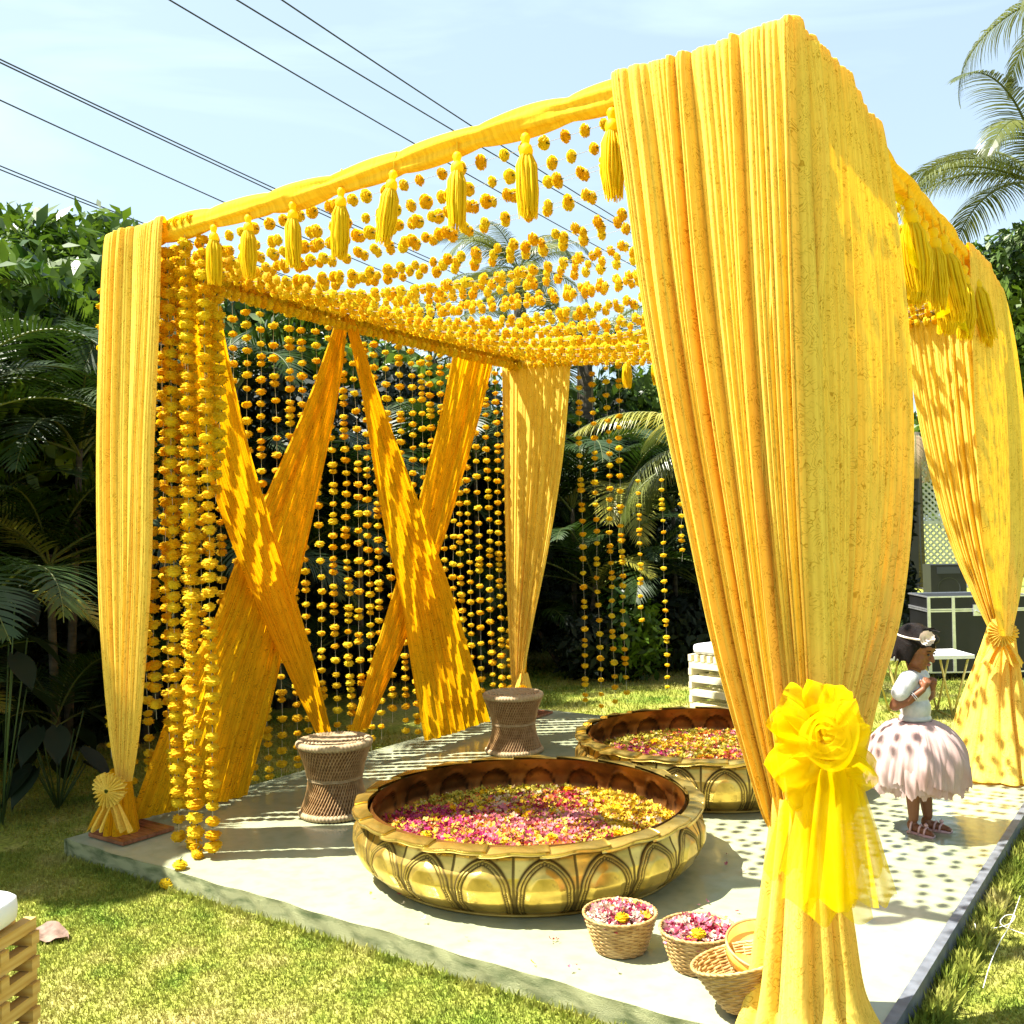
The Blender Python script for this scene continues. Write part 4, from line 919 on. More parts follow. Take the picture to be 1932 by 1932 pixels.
# lattice screen and black panels far behind
lt = thing('lattice_screen', 'tall pale lattice screen far behind the right side of the platform', 'screen', loc=polar(1790, 25, LAWN), rz=.5)
mb = MB(); Wd, Ht, st_ = 2.2, 3.1, .14
k = -Ht
while k < Wd:
    for sgn in (1, -1):
        x0, z0 = k, 0.0; x1, z1 = k + Ht, Ht
        if x0 < 0: z0 = -x0; x0 = 0
        if x1 > Wd: z1 = Wd - k; x1 = Wd
        if z1 > z0:
            a = Vector((x0, 0.012 * sgn, z0)); b = Vector((x1, .012 * sgn, z1))
            if sgn < 0: a.x = Wd - a.x; b.x = Wd - b.x
            m_ = (a + b) / 2; d = b - a; R_ = Matrix.Rotation(-math.atan2(d.z, d.x), 3, 'Y'); mb.box((m_.x - Wd / 2, m_.y, m_.z), (d.length, .015, .045), R=R_)
    k += st_
o = link('lattice_strips', mb.mesh('lattice_strips', M['lattice'], False), lt); o['kind'] = 'stuff'
mb = MB()
for x in (-Wd / 2, Wd / 2): mb.box((x, 0, Ht / 2), (.08, .07, Ht + .05))
for z in (.03, Ht * .49, Ht): mb.box((0, 0.001, z), (Wd, .06, .07))
link('frame', mb.mesh('frame', M['lattice'], False), lt)
bp_ = thing('black_screen', 'tall black panel standing left of the lattice screen', 'screen', loc=polar(1706, 24.6, LAWN), rz=.5)
mb = MB(); mb.box((0, 0, 1.45), (.62, .05, 2.9)); link('panel', mb.mesh('panel', M['black'], False), bp_)
mb = MB()
for x in (-.33, .33): mb.box((x, 0, 1.47), (.035, .06, 2.95))
mb.box((0, 0, 2.93), (.69, .06, .03)); link('frame', mb.mesh('frame', M['cable'], False), bp_)
for sx, in ((-1,), (1,)):
    mb = MB(); mb.tube([(sx * .25, -.02, .03), (sx * .25, -.5, .02)], .02, 6); link('foot', mb.mesh('foot', M['black']), bp_)
sp = thing('loudspeaker', 'dark loudspeaker cabinet on the grass in front of the lattice screen', 'speaker', loc=polar(1778, 20, LAWN), rz=.5)
mb = MB(); mb.box((0, 0, .38), (.62, .5, .76)); link('cabinet', mb.mesh('cabinet', M['black'], False), sp)
mb = MB(); mb.lathe([(.20, -.002), (.17, .008), (.05, .004), (.001, .010)], 30); link('cone', mb.mesh('cone', M['cable']), sp, loc=(0, -.252, .33), rot=(-PI / 2, 0, 0))
mb = MB(); mb.box((0, -.253, .66), (.4, .01, .12)); link('horn', mb.mesh('horn', M['cable'], False), sp)

# ------------------------------------------------------------------ overhead cables
cab = [(320, 0, 780, 270, 8.0), (447, 0, 865, 252, 8.0), (532, 0, 890, 238, 8.0), (0, 112, 510, 352, 7.5), (0, 118, 515, 361, 7.4), (0, 189, 430, 385, 7.3), (0, 313, 275, 423, 7.0), (0, 320, 278, 429, 6.9)]
cl = ['thin overhead cable, third from the right against the sky', 'thin overhead cable, second from the right against the sky', 'thin overhead cable nearest the right, crossing above the front beam', 'upper cable of the middle pair left of the canopy', 'lower cable of the middle pair left of the canopy',
      'single cable below the middle pair', 'upper cable of the lowest pair over the trees', 'lower cable of the lowest pair over the trees']
for (x0, y0, x1, y1, z), lab in zip(cab, cl):
    p, q = gnd(x0, y0, z), gnd(x1, y1, z); d = q - p; pts = []
    for k in range(40): s = -.8 + k * .18; pts.append(tuple(p + d * s + np.array([0, 0, .05 * (s - .0) * (s - 1.0) * .6])))
    mb = MB(); mb.tube(pts, .011, 5, cap=False); tag(link('overhead_cable', mb.mesh('overhead_cable', M['cable'])), lab, 'cable', 'overhead cables crossing the sky')
# ------------------------------------------------------------------ vegetation
def frond_mesh(L, n, ll, wd, seed, rise=.35, droop=1.0, mat='areca', fwd=.9, hang=.5, thick=.012, twist=0.0, split=2):
    rg = random.Random(seed); V = []; Fc = []; MI = []
    pts = []; ang = rise; p = Vector((0, 0, 0)); N = 24
    for i in range(N + 1):
        pts.append(p.copy()); t = i / N; ang = rise - droop * t ** 1.5 * 1.25; p = p + Vector((math.cos(ang), .04 * math.sin(seed + 3 * t), math.sin(ang))) * (L / N)
    mb = MB(); mb.tube(pts, [thick * (1 - .85 * i / N) for i in range(N + 1)], 5); V = list(mb.v); Fc = list(mb.f); MI = [1] * len(Fc)
    for k in range(n):
        t = .12 + .88 * (k + rg.uniform(-.2, .2)) / n; t = min(.999, max(.1, t)); x = t * N; i = int(x); f = x - i; c = pts[i].lerp(pts[min(i + 1, N)], f); T = (pts[min(i + 1, N)] - pts[i]).normalized() if i < N else (pts[N] - pts[N - 1]).normalized()
        for s in (-1, 1):
            side = Vector((0, s, 0)); up = T.cross(side) * (1 if s < 0 else -1)
            if up.z < 0: up = -up
            l = ll * (math.sin(PI * min(1, (t * .88 + .14))) ** .6) * rg.uniform(.85, 1.1); fw = fwd * (.45 + .9 * t) + rg.uniform(-.1, .1)
            d = (side + T * fw + up * (.35 - hang * .2) + Vector((0, 0, rg.uniform(-.08, .08)))).normalized(); q = c.copy(); w0 = wd * rg.uniform(.8, 1.15); base = len(V); wn = T.cross(d).cross(d).normalized()
            for j in range(split + 2):
                u = j / (split + 1); ww = w0 * (1 - u ** 1.6) * (.55 + .45 * min(1, u * 3)) + .0006
                V.append(tuple(q + wn * ww)); V.append(tuple(q - wn * ww))
                d = (d + Vector((0, 0, -hang * (.25 + .5 * u)))).normalized(); q = q + d * (l / (split + 1))
            for j in range(split + 1): Fc.append((base + 2 * j, base + 2 * j + 1, base + 2 * j + 3, base + 2 * j + 2)); MI.append(0)
    me = bpy.data.meshes.new('frond'); me.from_pydata(V, [], Fc); me.materials.append(M[mat]); me.materials.append(M['rachis']); me.polygons.foreach_set('material_index', MI); me.update(); return me
AR = [frond_mesh(1.5, 42, .42, .012, s, rise=.5, droop=1.5, hang=.38, mat='areca') for s in range(4)]
ARY = [frond_mesh(1.3, 40, .36, .012, 9, rise=.4, droop=1.6, hang=.3, mat='areca_y')]
CO = [frond_mesh(3.3, 74, .72, .017, s + 30, rise=.55, droop=1.55, hang=.75, mat='coco', thick=.03, fwd=.8, split=3) for s in range(3)]
COY = frond_mesh(2.7, 70, .62, .018, 44, rise=.35, droop=1.0, hang=.9, mat='areca_y', thick=.025, fwd=.7, split=3)
DRY = frond_mesh(2.4, 50, .6, .014, 45, rise=.1, droop=1.6, hang=1.2, mat='dryfrond', thick=.02)
def areca(x, y, heads, seed, label, group='areca palms in the hedge'):
    rg = random.Random(seed); t = thing('areca_palm', label, 'palm', loc=(x, y, LAWN), group=group)
    for (dx, dy, h, nf, sc) in heads:
        mb = MB(); mb.tube([(dx * .3, dy * .3, 0), (dx * .7, dy * .7, h * .55), (dx, dy, h)], [.035, .03, .022], 7); link('stem', mb.mesh('stem', M['trunk']), t)
        for k in range(nf):
            a = 2 * PI * k / nf + rg.uniform(-.4, .4); lift = rg.uniform(-.75, .15)
            e = (Matrix.Rotation(a, 4, 'Z') @ Matrix.Rotation(lift, 4, 'Y') @ Matrix.Rotation(rg.uniform(-.3, .3), 4, 'X')).to_euler()
            link('frond', rg.choice(AR) if rg.random() > .07 else ARY[0], t, loc=(dx, dy, h - rg.uniform(0, .12)), rot=e, scale=sc * rg.uniform(.8, 1.15))
    return t
rg = random.Random(5)
ys_ = [2.7, 3.35, 4.0, 4.7, 5.5, 6.3, 7.1, 8.0, 8.9, 9.8]
labs = ['areca palm at the far left edge, fronds arching towards the narrow curtain', 'areca palm left of the narrow left curtain, low fronds over the dark grass', 'areca palm just behind the narrow left curtain',
        'areca palm behind the first crossed drape', 'areca palm behind the crossing of the left pair of drapes', 'areca palm seen through the gap below the beam middle', 'areca palm behind the crossing of the right pair of drapes',
        'areca palm behind the drapes near the back left curtain', 'areca palm just left of the back left curtain', 'areca palm just right of the back left curtain, in the hedge corner']
for i, (y, lb) in enumerate(zip(ys_, labs)):
    x = (-6.35 if i < 1 else -6.85) - .25 * (i % 2) + rg.uniform(-.1, .1)
    areca(x, y, [(rg.uniform(-.2, .1), rg.uniform(-.3, .3), (2.5 if i else 1.9) + rg.uniform(-.3, .45), 11, 1.0), (rg.uniform(.1, .35), rg.uniform(-.3, .3), 1.45 + rg.uniform(-.3, .3), 9, .9), (.35, rg.uniform(-.3, .3), .45 + rg.uniform(0, .2), 6, .65)], i + 70, lb)
for i, (px, D, lb) in enumerate([(1080, 11.2, 'areca palm behind the garlands on the back beam, in the dark hedge'), (1170, 11.6, 'areca palm below the yellow coconut frond behind the garlands'), (1270, 12.0, 'areca palm in the back hedge beside the edge of the big curtain')]):
    p = polar(px, D); areca(p[0], p[1], [(0, 0, 1.9, 11, 1.15), (.4, -.2, 1.0, 9, 1.0), (-.4, -.2, .5, 8, .8)], i + 90, lb)
def leafmass(ells, n, size, seed, mat, name, shell=.35, flat=0.0):
    rg = np.random.default_rng(seed); vol = np.array([e[3] * e[4] * e[5] for e in ells]) ** (2 / 3); pr = vol / vol.sum(); idx = rg.choice(len(ells), n, p=pr); E = np.array(ells)[idx]
    d = rg.normal(0, 1, (n, 3)); d /= np.linalg.norm(d, axis=1)[:, None]; r = 1 - shell * rg.uniform(0, 1, n) ** 1.3
    bump = 1 + .16 * np.sin(d[:, 0] * 5 + E[:, 0] * 3) * np.sin(d[:, 1] * 6 + E[:, 1]) + .12 * np.sin(d[:, 2] * 9 + E[:, 2] * 5)
    c = E[:, :3] + d * E[:, 3:6] * (r * bump)[:, None]
    a = rg.normal(0, 1, (n, 3)); a /= np.linalg.norm(a, axis=1)[:, None]; b = np.cross(a, d + .3 * rg.normal(0, 1, (n, 3))); b /= np.linalg.norm(b, axis=1)[:, None] + 1e-9
    s = size * rg.uniform(.6, 1.4, n)[:, None]; V = np.stack([c - a * s, c + b * s * .42, c + a * s, c - b * s * .42], 1); V[:, 2, 2] -= (s[:, 0] * .3)
    return tri_mesh(name, V.reshape(-1, 3), np.arange(4 * n).reshape(-1, 4), M[mat])
def tree(base, trunk_h, ells, n, size, seed, mat, label, cat='tree', group='leafy trees around the garden', tr=.12, nm='leafy_tree'):
    t = thing(nm, label, cat, loc=base, group=group); rg = random.Random(seed); B = Vector(base)
    E = [[e[0] - B.x, e[1] - B.y, e[2] - B.z, e[3], e[4], e[5]] for e in ells]; mb = MB()
    top = Vector((0, 0, trunk_h)); mb.tube([(0, 0, 0), (.05, .03, trunk_h * .5), top], [tr, tr * .8, tr * .6], 9)
    for e in E:
        c = Vector(e[:3]); m_ = top.lerp(c, .5) + Vector((rg.uniform(-.2, .2), rg.uniform(-.2, .2), .0)); mb.tube([top * .9, m_, c], [tr * .5, tr * .3, tr * .1], 6)
        for q in range(4):
            d = Vector((rg.uniform(-1, 1) * e[3], rg.uniform(-1, 1) * e[4], rg.uniform(-.6, 1) * e[5])) * .8; mb.tube([c.lerp(m_, .3), c + d * .5, c + d], [tr * .15, tr * .1, tr * .03], 5)
    link('trunk', mb.mesh('trunk', M['trunk']), t); o = link('crown', leafmass(E, n, size, seed, mat, 'crown'), t); o['kind'] = 'stuff'; return t
# hedges (dense shrubs round a dark box, added as the shade between the leaves)
def hedge(x0, x1, y0, y1, h, n, seed, label):
    t = thing('garden_hedge', label, 'hedge', loc=((x0 + x1) / 2, (y0 + y1) / 2, LAWN), group='dense dark hedges enclosing the lawn'); rg = np.random.default_rng(seed); cx, cy = (x0 + x1) / 2, (y0 + y1) / 2
    mb = MB(); nx, ny, nz_ = 10, 14, 6; mb.box((0, 0, h * .44), (x1 - x0 - .7, y1 - y0 - .5, h * .88)); link('shade_backing', mb.mesh('shade_backing', M['hedge_shade'], False), t)
    Ax, Ay = (x1 - x0) / 2, (y1 - y0) / 2; N = n; f = rg.choice(4, N, p=[.42, .22, .30, .06]); u = rg.uniform(-1, 1, N); v = rg.uniform(0, 1, N); dpt = rg.uniform(0, .4, N) ** 1.2
    P = np.zeros((N, 3)); bz = 1 + .10 * np.sin(u * 9) + .07 * np.sin(u * 23 + 1)
    a = f == 0; P[a] = np.stack([Ax - dpt[a] + .12 * np.sin(u[a] * 14) * np.sin(v[a] * 7), u[a] * Ay, v[a] * h], 1)
    a = f == 1; P[a] = np.stack([u[a] * Ax, -Ay + dpt[a] + .12 * np.sin(u[a] * 14) * np.sin(v[a] * 7), v[a] * h], 1)
    a = f == 2; P[a] = np.stack([u[a] * Ax, (v[a] * 2 - 1) * Ay, h * (1 + .09 * np.sin(v[a] * 21) + .07 * np.sin(u[a] * 5 + v[a] * 47)) - dpt[a] * .8], 1)
    a = f == 3; P[a] = np.stack([-Ax + dpt[a], u[a] * Ay, v[a] * h], 1)
    a_ = rg.normal(0, 1, (N, 3)); a_ /= np.linalg.norm(a_, axis=1)[:, None]; b_ = np.cross(a_, rg.normal(0, 1, (N, 3))); b_ /= np.linalg.norm(b_, axis=1)[:, None]; s = .075 * rg.uniform(.5, 1.4, N)[:, None]
    V = np.stack([P - a_ * s, P + b_ * s * .4, P + a_ * s, P - b_ * s * .4], 1)
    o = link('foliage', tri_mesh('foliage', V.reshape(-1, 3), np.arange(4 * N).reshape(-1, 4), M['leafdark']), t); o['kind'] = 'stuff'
hedge(-9.4, -7.1, 0.2, 13.2, 3.1, 60000, 1, 'long dark hedge along the left side behind the areca palms')
hedge(-7.2, -3.4, 12.6, 14.4, 2.6, 30000, 2, 'dark hedge across the back of the lawn, behind the garlands')
# leafy trees behind the left hedge and elsewhere
def lt_(px, D, z): p = polar(px, D); return (p[0], p[1], z)
def ell(px, D, z, a, b, c): p = polar(px, D); return (p[0], p[1], z, a, b, c)
tree(lt_(40, 10.2, LAWN), 2.6, [ell(-60, 9.8, 3.15, 1.3, 1.3, .9), ell(60, 9.9, 3.15, 1.1, 1.1, .85), ell(150, 10.6, 3.6, 1.1, 1.1, .95), ell(10, 9.0, 2.6, 1.2, 1.2, 1.0)], 15000, .10, 11, 'leaf', 'bright green leafy tree rising at the upper left corner of the hedge')
tree(lt_(190, 12.0, LAWN), 2.6, [ell(150, 11.4, 3.9, 1.1, 1.1, 1.0), ell(230, 12.0, 3.4, 1.1, 1.1, 1.0), ell(330, 12.2, 3.2, 1.2, 1.2, .9)], 10000, .10, 12, 'leaf', 'leafy tree partly hidden by the top of the narrow left curtain')
tree((-7.1, 1.0, LAWN), 2.4, [(-6.6, 1.42, 3.95, .70, .46, .40), (-7.4, 1.45, 4.1, .8, .5, .4), (-8.3, 1.6, 4.2, .8, .6, .4)], 16000, .11, 13, 'leaf', 'leafy tree just outside the left edge, shading the grass by the brown board')
tree(lt_(560, 15.5, LAWN), 2.6, [ell(520, 15.5, 4.0, 1.6, 1.4, 1.0), ell(640, 15.8, 3.7, 1.6, 1.4, 1.0), ell(760, 15.8, 3.3, 1.6, 1.4, 1.0), ell(430, 14.8, 4.0, 1.5, 1.3, 1.0)], 14000, .13, 14, 'leaf', 'low broad tree behind the hanging garlands of the left side')
tree(lt_(1290, 17, LAWN), 2.2, [ell(1250, 17, 2.9, 1.5, 1.4, 1.0), ell(1330, 17, 3.4, 1.5, 1.4, 1.2), ell(1160, 16.5, 3.0, 1.6, 1.4, 1.1)], 9000, .12, 15, 'leaf', 'leafy tree behind the gap left of the big curtain')
tree(lt_(1900, 15.5, LAWN), 3.5, [ell(1905, 15.5, 4.3, 1.2, 1.2, .9), ell(1990, 15.0, 4.5, 1.3, 1.3, 1.0), ell(1850, 16.0, 4.3, 1.0, 1.0, .8), ell(1960, 15.5, 3.6, 1.4, 1.4, 1.2)], 30000, .075, 16, 'leaf', 'dark leafy tree at the right edge behind the far right curtain')
tree(lt_(1720, 33, LAWN), 2.0, [ell(1700, 33, 3.3, 2.2, 2, 1.4), ell(1760, 33, 3.0, 2.2, 2, 1.3), ell(1640, 34, 2.8, 2.2, 2, 1.2), ell(1830, 33, 3.4, 2.4, 2, 1.4)], 9000, .2, 17, 'leaf', 'distant leafy tree above the lattice screen')
tree(lt_(1930, 30, LAWN), 2.0, [ell(1900, 30, 2.8, 2.2, 2, 1.8), ell(2000, 30, 2.8, 2.2, 2, 1.8)], 6000, .2, 18, 'leaf', 'distant leafy tree at the right edge of the lawn')
def shrub(px, D, r, h, seed, label, mat='leafdark', n=2500, size=.06):
    p = polar(px, D, LAWN); t = thing('garden_shrub', label, 'shrub', loc=p, group='small shrubs at the foot of the hedges')
    o = link('foliage', leafmass([(0, 0, h * .5, r, r, h * .5), (r * .5, .1, h * .35, r * .6, r * .6, h * .35)], n, size, seed, mat, 'foliage', shell=.6), t); o['kind'] = 'stuff'
    mb = MB(); [mb.tube([(0, 0, 0), (.05 * k - .1, .04 * (k % 3) - .04, h * .6)], .008, 5) for k in range(5)]; link('stem', mb.mesh('stem', M['trunk']), t)
shrub(1180, 10.4, .35, 1.15, 1, 'small glossy shrub in the shade below the hanging garlands', 'leaf', 900)
shrub(1115, 10.6, .5, .8, 2, 'low dark shrub beside the back left curtain'); shrub(1290, 11.3, .7, .9, 3, 'dark shrub behind the sunlit slatted stool')
# plants with big leaves at the left edge
def broad(px, D, z, seed, label, n=12, s=.22):
    p = polar(px, D, LAWN); t = thing('broad_leaf_plant', label, 'plant', loc=p, group='big-leaved plants at the left edge'); rg = random.Random(seed)
    for k in range(n):
        a = rg.uniform(0, 2 * PI); h = z * rg.uniform(.35, 1); mb = MB(); c = Vector((.16 * math.cos(a), .16 * math.sin(a), h)); d = Vector((math.cos(a), math.sin(a), -.5)).normalized(); w_ = Vector((-math.sin(a), math.cos(a), 0)); vs = []
        for j in range(6):
            u = j / 5; ww = s * .34 * math.sin(PI * (u * .9 + .08)) ; q = c + d * s * u + Vector((0, 0, -.10 * u * u)); vs += [q - w_ * ww + Vector((0, 0, .02)), q, q + w_ * ww + Vector((0, 0, .02))]
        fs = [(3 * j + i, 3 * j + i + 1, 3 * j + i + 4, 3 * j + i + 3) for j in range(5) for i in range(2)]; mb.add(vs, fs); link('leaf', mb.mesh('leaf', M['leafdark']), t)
        mb = MB(); mb.tube([(0, 0, 0), c * .6, c], .005, 4); link('stalk', mb.mesh('stalk', M['stem']), t)
broad(-5, 6.4, 1.5, 3, 'big-leaved plant at the left edge above the white cushion'); broad(100, 6.6, .6, 4, 'low big-leaved plant in the shade left of the narrow curtain')
# coconut palms
def coconut(base, h, lean, heads, seed, label, sc=1.0, extra=None):
    t = thing('coconut_palm', label, 'palm', loc=base, group='tall coconut palms behind the garden'); rg = random.Random(seed)
    pts = [(lean[0] * (i / 12) ** 1.6, lean[1] * (i / 12) ** 1.6, h * i / 12) for i in range(13)]; mb = MB(); mb.tube(pts, [.17 * (1 - .35 * i / 12) + .008 * (i % 2) for i in range(13)], 12); link('trunk', mb.mesh('trunk', M['trunk']), t)
    for k in range(heads):
        a = 2 * PI * k / heads + rg.uniform(-.2, .2); lift = rg.uniform(-.8, .45)
        e = (Matrix.Rotation(a, 4, 'Z') @ Matrix.Rotation(lift, 4, 'Y') @ Matrix.Rotation(rg.uniform(-.3, .3), 4, 'X')).to_euler()
        link('frond', rg.choice(CO), t, loc=(lean[0], lean[1], h - .05), rot=e, scale=sc * rg.uniform(.85, 1.1))
    for me, e, s in (extra or []): link('frond', me, t, loc=(lean[0], lean[1], h - .1), rot=e, scale=s)
    return t
coconut(lt_(1985, 13.0, LAWN), 5.5, (0, 0), 15, 1, 'coconut palm at the right edge, drooping fronds below the sky', .66)
coconut(lt_(2150, 12.0, LAWN), 7.2, (0, 0), 13, 2, 'tallest coconut palm, a single frond reaching in at the upper right edge', .62)
coconut(lt_(990, 19, LAWN), 6.6, (0, 0), 14, 3, 'coconut palm seen through the overhead garlands', .62)
coconut(lt_(820, 17.5, LAWN), 4.6, (0, 0), 13, 5, 'short coconut palm behind the crossed drapes', .7)
coconut(lt_(1110, 15, LAWN), 4.1, (0, 0), 12, 6, 'short coconut palm behind the garlands of the back beam', .8)
# low palm with a big yellow frond behind the big curtain
yp = polar(1420, 9.6, LAWN)
dirv = polar(1150, 9.0) - polar(1420, 9.6); az = math.atan2(dirv[1], dirv[0])
t = coconut((yp[0], yp[1], LAWN), 2.35, (0, 0), 6, 8, 'low coconut palm hidden by the big curtain, one yellow frond arching left', .45,
            [(COY, (0, -.22, az), .72), (CO[0], (.2, .25, az + .15), .55), (CO[1], (-.2, .45, az - .3), .55)])
p = polar(1715, 24, LAWN); t = thing('withered_palm', 'withered brown palm fronds hanging above the lattice screen', 'palm', loc=(p[0], p[1] + .8, LAWN))
mb = MB(); mb.tube([(0, 0, 0), (0, 0, 3.6)], [.14, .1], 9); link('trunk', mb.mesh('trunk', M['trunk']), t)
for k in range(9): link('frond', DRY, t, loc=(0, 0, 3.6), rot=(0, .3 + .2 * (k % 3), 2 * PI * k / 9), scale=.6)

# ------------------------------------------------------------------ odds and ends on the grass
lf = gnd(92, 1766, LAWN + .012); mb = MB(); mb.v = []; rg = random.Random(3); n1, n2 = 13, 9
for j in range(n2):
    for i in range(n1):
        u, v = i / (n1 - 1) * 2 - 1, j / (n2 - 1) * 2 - 1; w_ = max(.05, 1 - abs(u) ** 2.2); mb.v.append((u * .10, v * .058 * w_, .010 + .010 * math.sin(5 * u + 3 * v) + .014 * abs(v) * w_ + rg.uniform(-.004, .004)))
mb.f = [(j * n1 + i, j * n1 + i + 1, (j + 1) * n1 + i + 1, (j + 1) * n1 + i) for j in range(n2 - 1) for i in range(n1 - 1)]
M['dryleaf'] = simple('dry_leaf', (.10, .06, .04), (.22, .14, .10), scale=30, rough=.8)
o = link('dry_leaf', mb.mesh('dry_leaf', M['dryleaf']), loc=lf, rot=(.15, .1, .3)); tag(o, 'curled pinkish-brown dry leaf on the grass beside the pine stool', 'leaf')
M['string'] = simple('white_string', (.75, .75, .68), scale=10)
def string_path(P, lab):
    q = [gnd(x, y, LAWN + z) for x, y, z in P]; pts = crv(q, 60); mb = MB(); mb.tube([tuple(a) for a in pts], .0016, 5); tag(link('white_string', mb.mesh('white_string', M['string'])), lab, 'string', 'white strings lying on the grass right of the platform')
string_path([(1855, 1864, .01), (1868, 1820, .03), (1885, 1780, .025), (1905, 1745, .03), (1925, 1690, .03)], 'longest white string trailing up the grass beside the shaded corner')
string_path([(1800, 1735, .02), (1850, 1752, .03), (1900, 1745, .035), (1915, 1728, .05), (1896, 1728, .05), (1890, 1745, .04), (1940, 1765, .03)], 'looped white string crossing the longest string on the grass')
string_path([(1815, 1722, .03), (1840, 1745, .05), (1830, 1775, .02), (1856, 1770, .02)], 'short white string lying against the platform trim')

# ------------------------------------------------------------------ girl
def blob(name, prims, voxel, mat, parent, smooth=6, tag_groove=False):
    """join tapered capsules and ellipsoids and fuse them into one continuous surface"""
    mb = MB()
    for pr in prims:
        if pr[0] == 'c':
            _, p, q, r0, r1 = pr; p, q = Vector(p), Vector(q); d = (q - p); ln = d.length; Q = d.to_track_quat('Z', 'Y'); prof = []
            for k in range(7): a = PI / 2 * (1 - k / 6); prof.append((max(.0004, r0 * math.cos(a)), -r0 * math.sin(a)))
            for k in range(7): a = PI / 2 * k / 6; prof.append((max(.0004, r1 * math.cos(a)), ln + r1 * math.sin(a)))
            b = MB(); b.lathe(prof, 16, caps=True); mb.add([p + Q @ Vector(v) for v in b.v], b.f)
        else:
            _, c, rad = pr[:3]; R_ = pr[3] if len(pr) > 3 else Matrix.Identity(3); b = MB(); b.lathe([(max(.001, math.cos(a)), math.sin(a)) for a in [(-PI / 2 + PI * k / 14) for k in range(15)]], 22, caps=True)
            mb.add([Vector(c) + R_ @ Vector((v[0] * rad[0], v[1] * rad[1], v[2] * rad[2])) for v in b.v], b.f)
    me = mb.mesh(name + '_raw', mat); o = bpy.data.objects.new('tmp', me); COL.objects.link(o)
    r = o.modifiers.new('r', 'REMESH'); r.mode = 'VOXEL'; r.voxel_size = voxel; r.use_smooth_shade = True
    s = o.modifiers.new('s', 'SMOOTH'); s.factor = .5; s.iterations = smooth
    dg = bpy.context.evaluated_depsgraph_get(); res = bpy.data.meshes.new_from_object(o.evaluated_get(dg)); bpy.data.objects.remove(o)
    res.name = name; res.materials.clear(); res.materials.append(mat); res.polygons.foreach_set('use_smooth', [True] * len(res.polygons)); return link(name, res, parent)
M['skin'] = simple('brown_skin', (.20, .075, .030), (.165, .060, .024), scale=8, rough=.5, spec=.35)
M['hair'] = simple('black_hair', (.006, .004, .004), (.010, .007, .006), spec=.12, scale=40, rough=.45, stretch=(1, 1, .2), bump=.5, bscale=80)
M['tee'] = simple('silvery_white_top', (.48, .48, .49), (.36, .37, .38), scale=30, rough=.35, bump=.2, bscale=60)
M['pinktulle'] = leafy('pale_pink_tulle', (.62, .47, .43), (.56, .35, .31), tr=.35, rough=.8, scale=9)
M['shoe'] = simple('rose_sandal', (.62, .40, .36), (.5, .28, .26), scale=30, rough=.5)
M['eye'] = simple('dark_eye', (.015, .01, .01), scale=5, rough=.2); M['lip'] = simple('lips', (.36, .10, .08), scale=5, rough=.45)
M['pearl'] = simple('pale_flower_fabric', (.66, .56, .48), (.66, .58, .50), scale=18, rough=.6)
gp = gnd(1733, 1568); G = thing('person', 'little girl in a white top, pale pink tutu and flower headband standing on the platform', 'person', loc=(gp[0], gp[1], .004), rz=math.radians(-8))
# local frame: +X the way she faces (right of the picture), +Y her left, away from the viewer
HR = Matrix.Rotation(-.12, 3, 'Z') @ Matrix.Rotation(.34, 3, 'Y'); HC = Vector((.015, 0, .895))
H_ = lambda x, y, z: HC + HR @ Vector((x, y, z))
def hand(w, e_dir, seed, side):
    """palm plus four curled fingers and a thumb"""
    P = []; w = Vector(w); f = Vector(e_dir).normalized(); sdw = f.cross(Vector((side * .3, -1, .2))).normalized(); up = sdw.cross(f)
    P.append(('c', w, w + f * .028, .013, .015)); P.append(('c', w + f * .018 - sdw * .010, w + f * .036 - sdw * .012, .008, .007)); P.append(('c', w + f * .018 + sdw * .010, w + f * .036 + sdw * .012, .008, .007))
    for k, (o_, l) in enumerate(((-.0165, .026), (-.006, .031), (.005, .029), (.0155, .022))):
        a = w + f * .034 + sdw * o_; b = a + f * l * .55 + up * -.004; c = b + (f * .35 - up * .9).normalized() * l * .5; P += [('c', a, b, .0058, .0052), ('c', b, c, .0052, .0044)]
    a = w + f * .012 - sdw * .014; b = a + (f * .5 - sdw * .9).normalized() * .016; c = b + (f * .9 - up * .5).normalized() * .015; P += [('c', a, b, .0066, .0056), ('c', b, c, .0056, .0046)]; return P
body = [('e', (0, 0, .50), (.070, .082, .075)), ('e', (.0, 0, .60), (.062, .072, .08)), ('e', (.003, 0, .70), (.062, .082, .075)), ('c', (0, -.06, .755), (0, .06, .755), .036, .036), ('c', (.002, 0, .76), (.008, 0, .83), .030, .029)]
for s in (-1, 1):
    fx = .0 if s < 0 else .035
    body += [('c', (0, s * .042, .48), (fx * .4, s * .045, .28), .052, .036), ('c', (fx * .4, s * .045, .28), (fx * .6, s * .045, .21), .035, .037), ('c', (fx * .6 - .004, s * .045, .21), (fx - .005, s * .045, .07), .037, .0235), ('e', (fx - .012, s * .045, .035), (.026, .022, .03)),
             ('c', (fx - .01, s * .045, .028), (fx + .055, s * (.050 + .012), .018), .022, .018), ('c', (fx + .05, s * .06, .017), (fx + .085, s * .066, .014), .019, .012)]
    for q in range(4): body.append(('c', (fx + .085, s * .062 + (q - 1.5) * .010, .012), (fx + .102 - .003 * abs(q), s * .064 + (q - 1.5) * .011, .011), .0065, .0055))
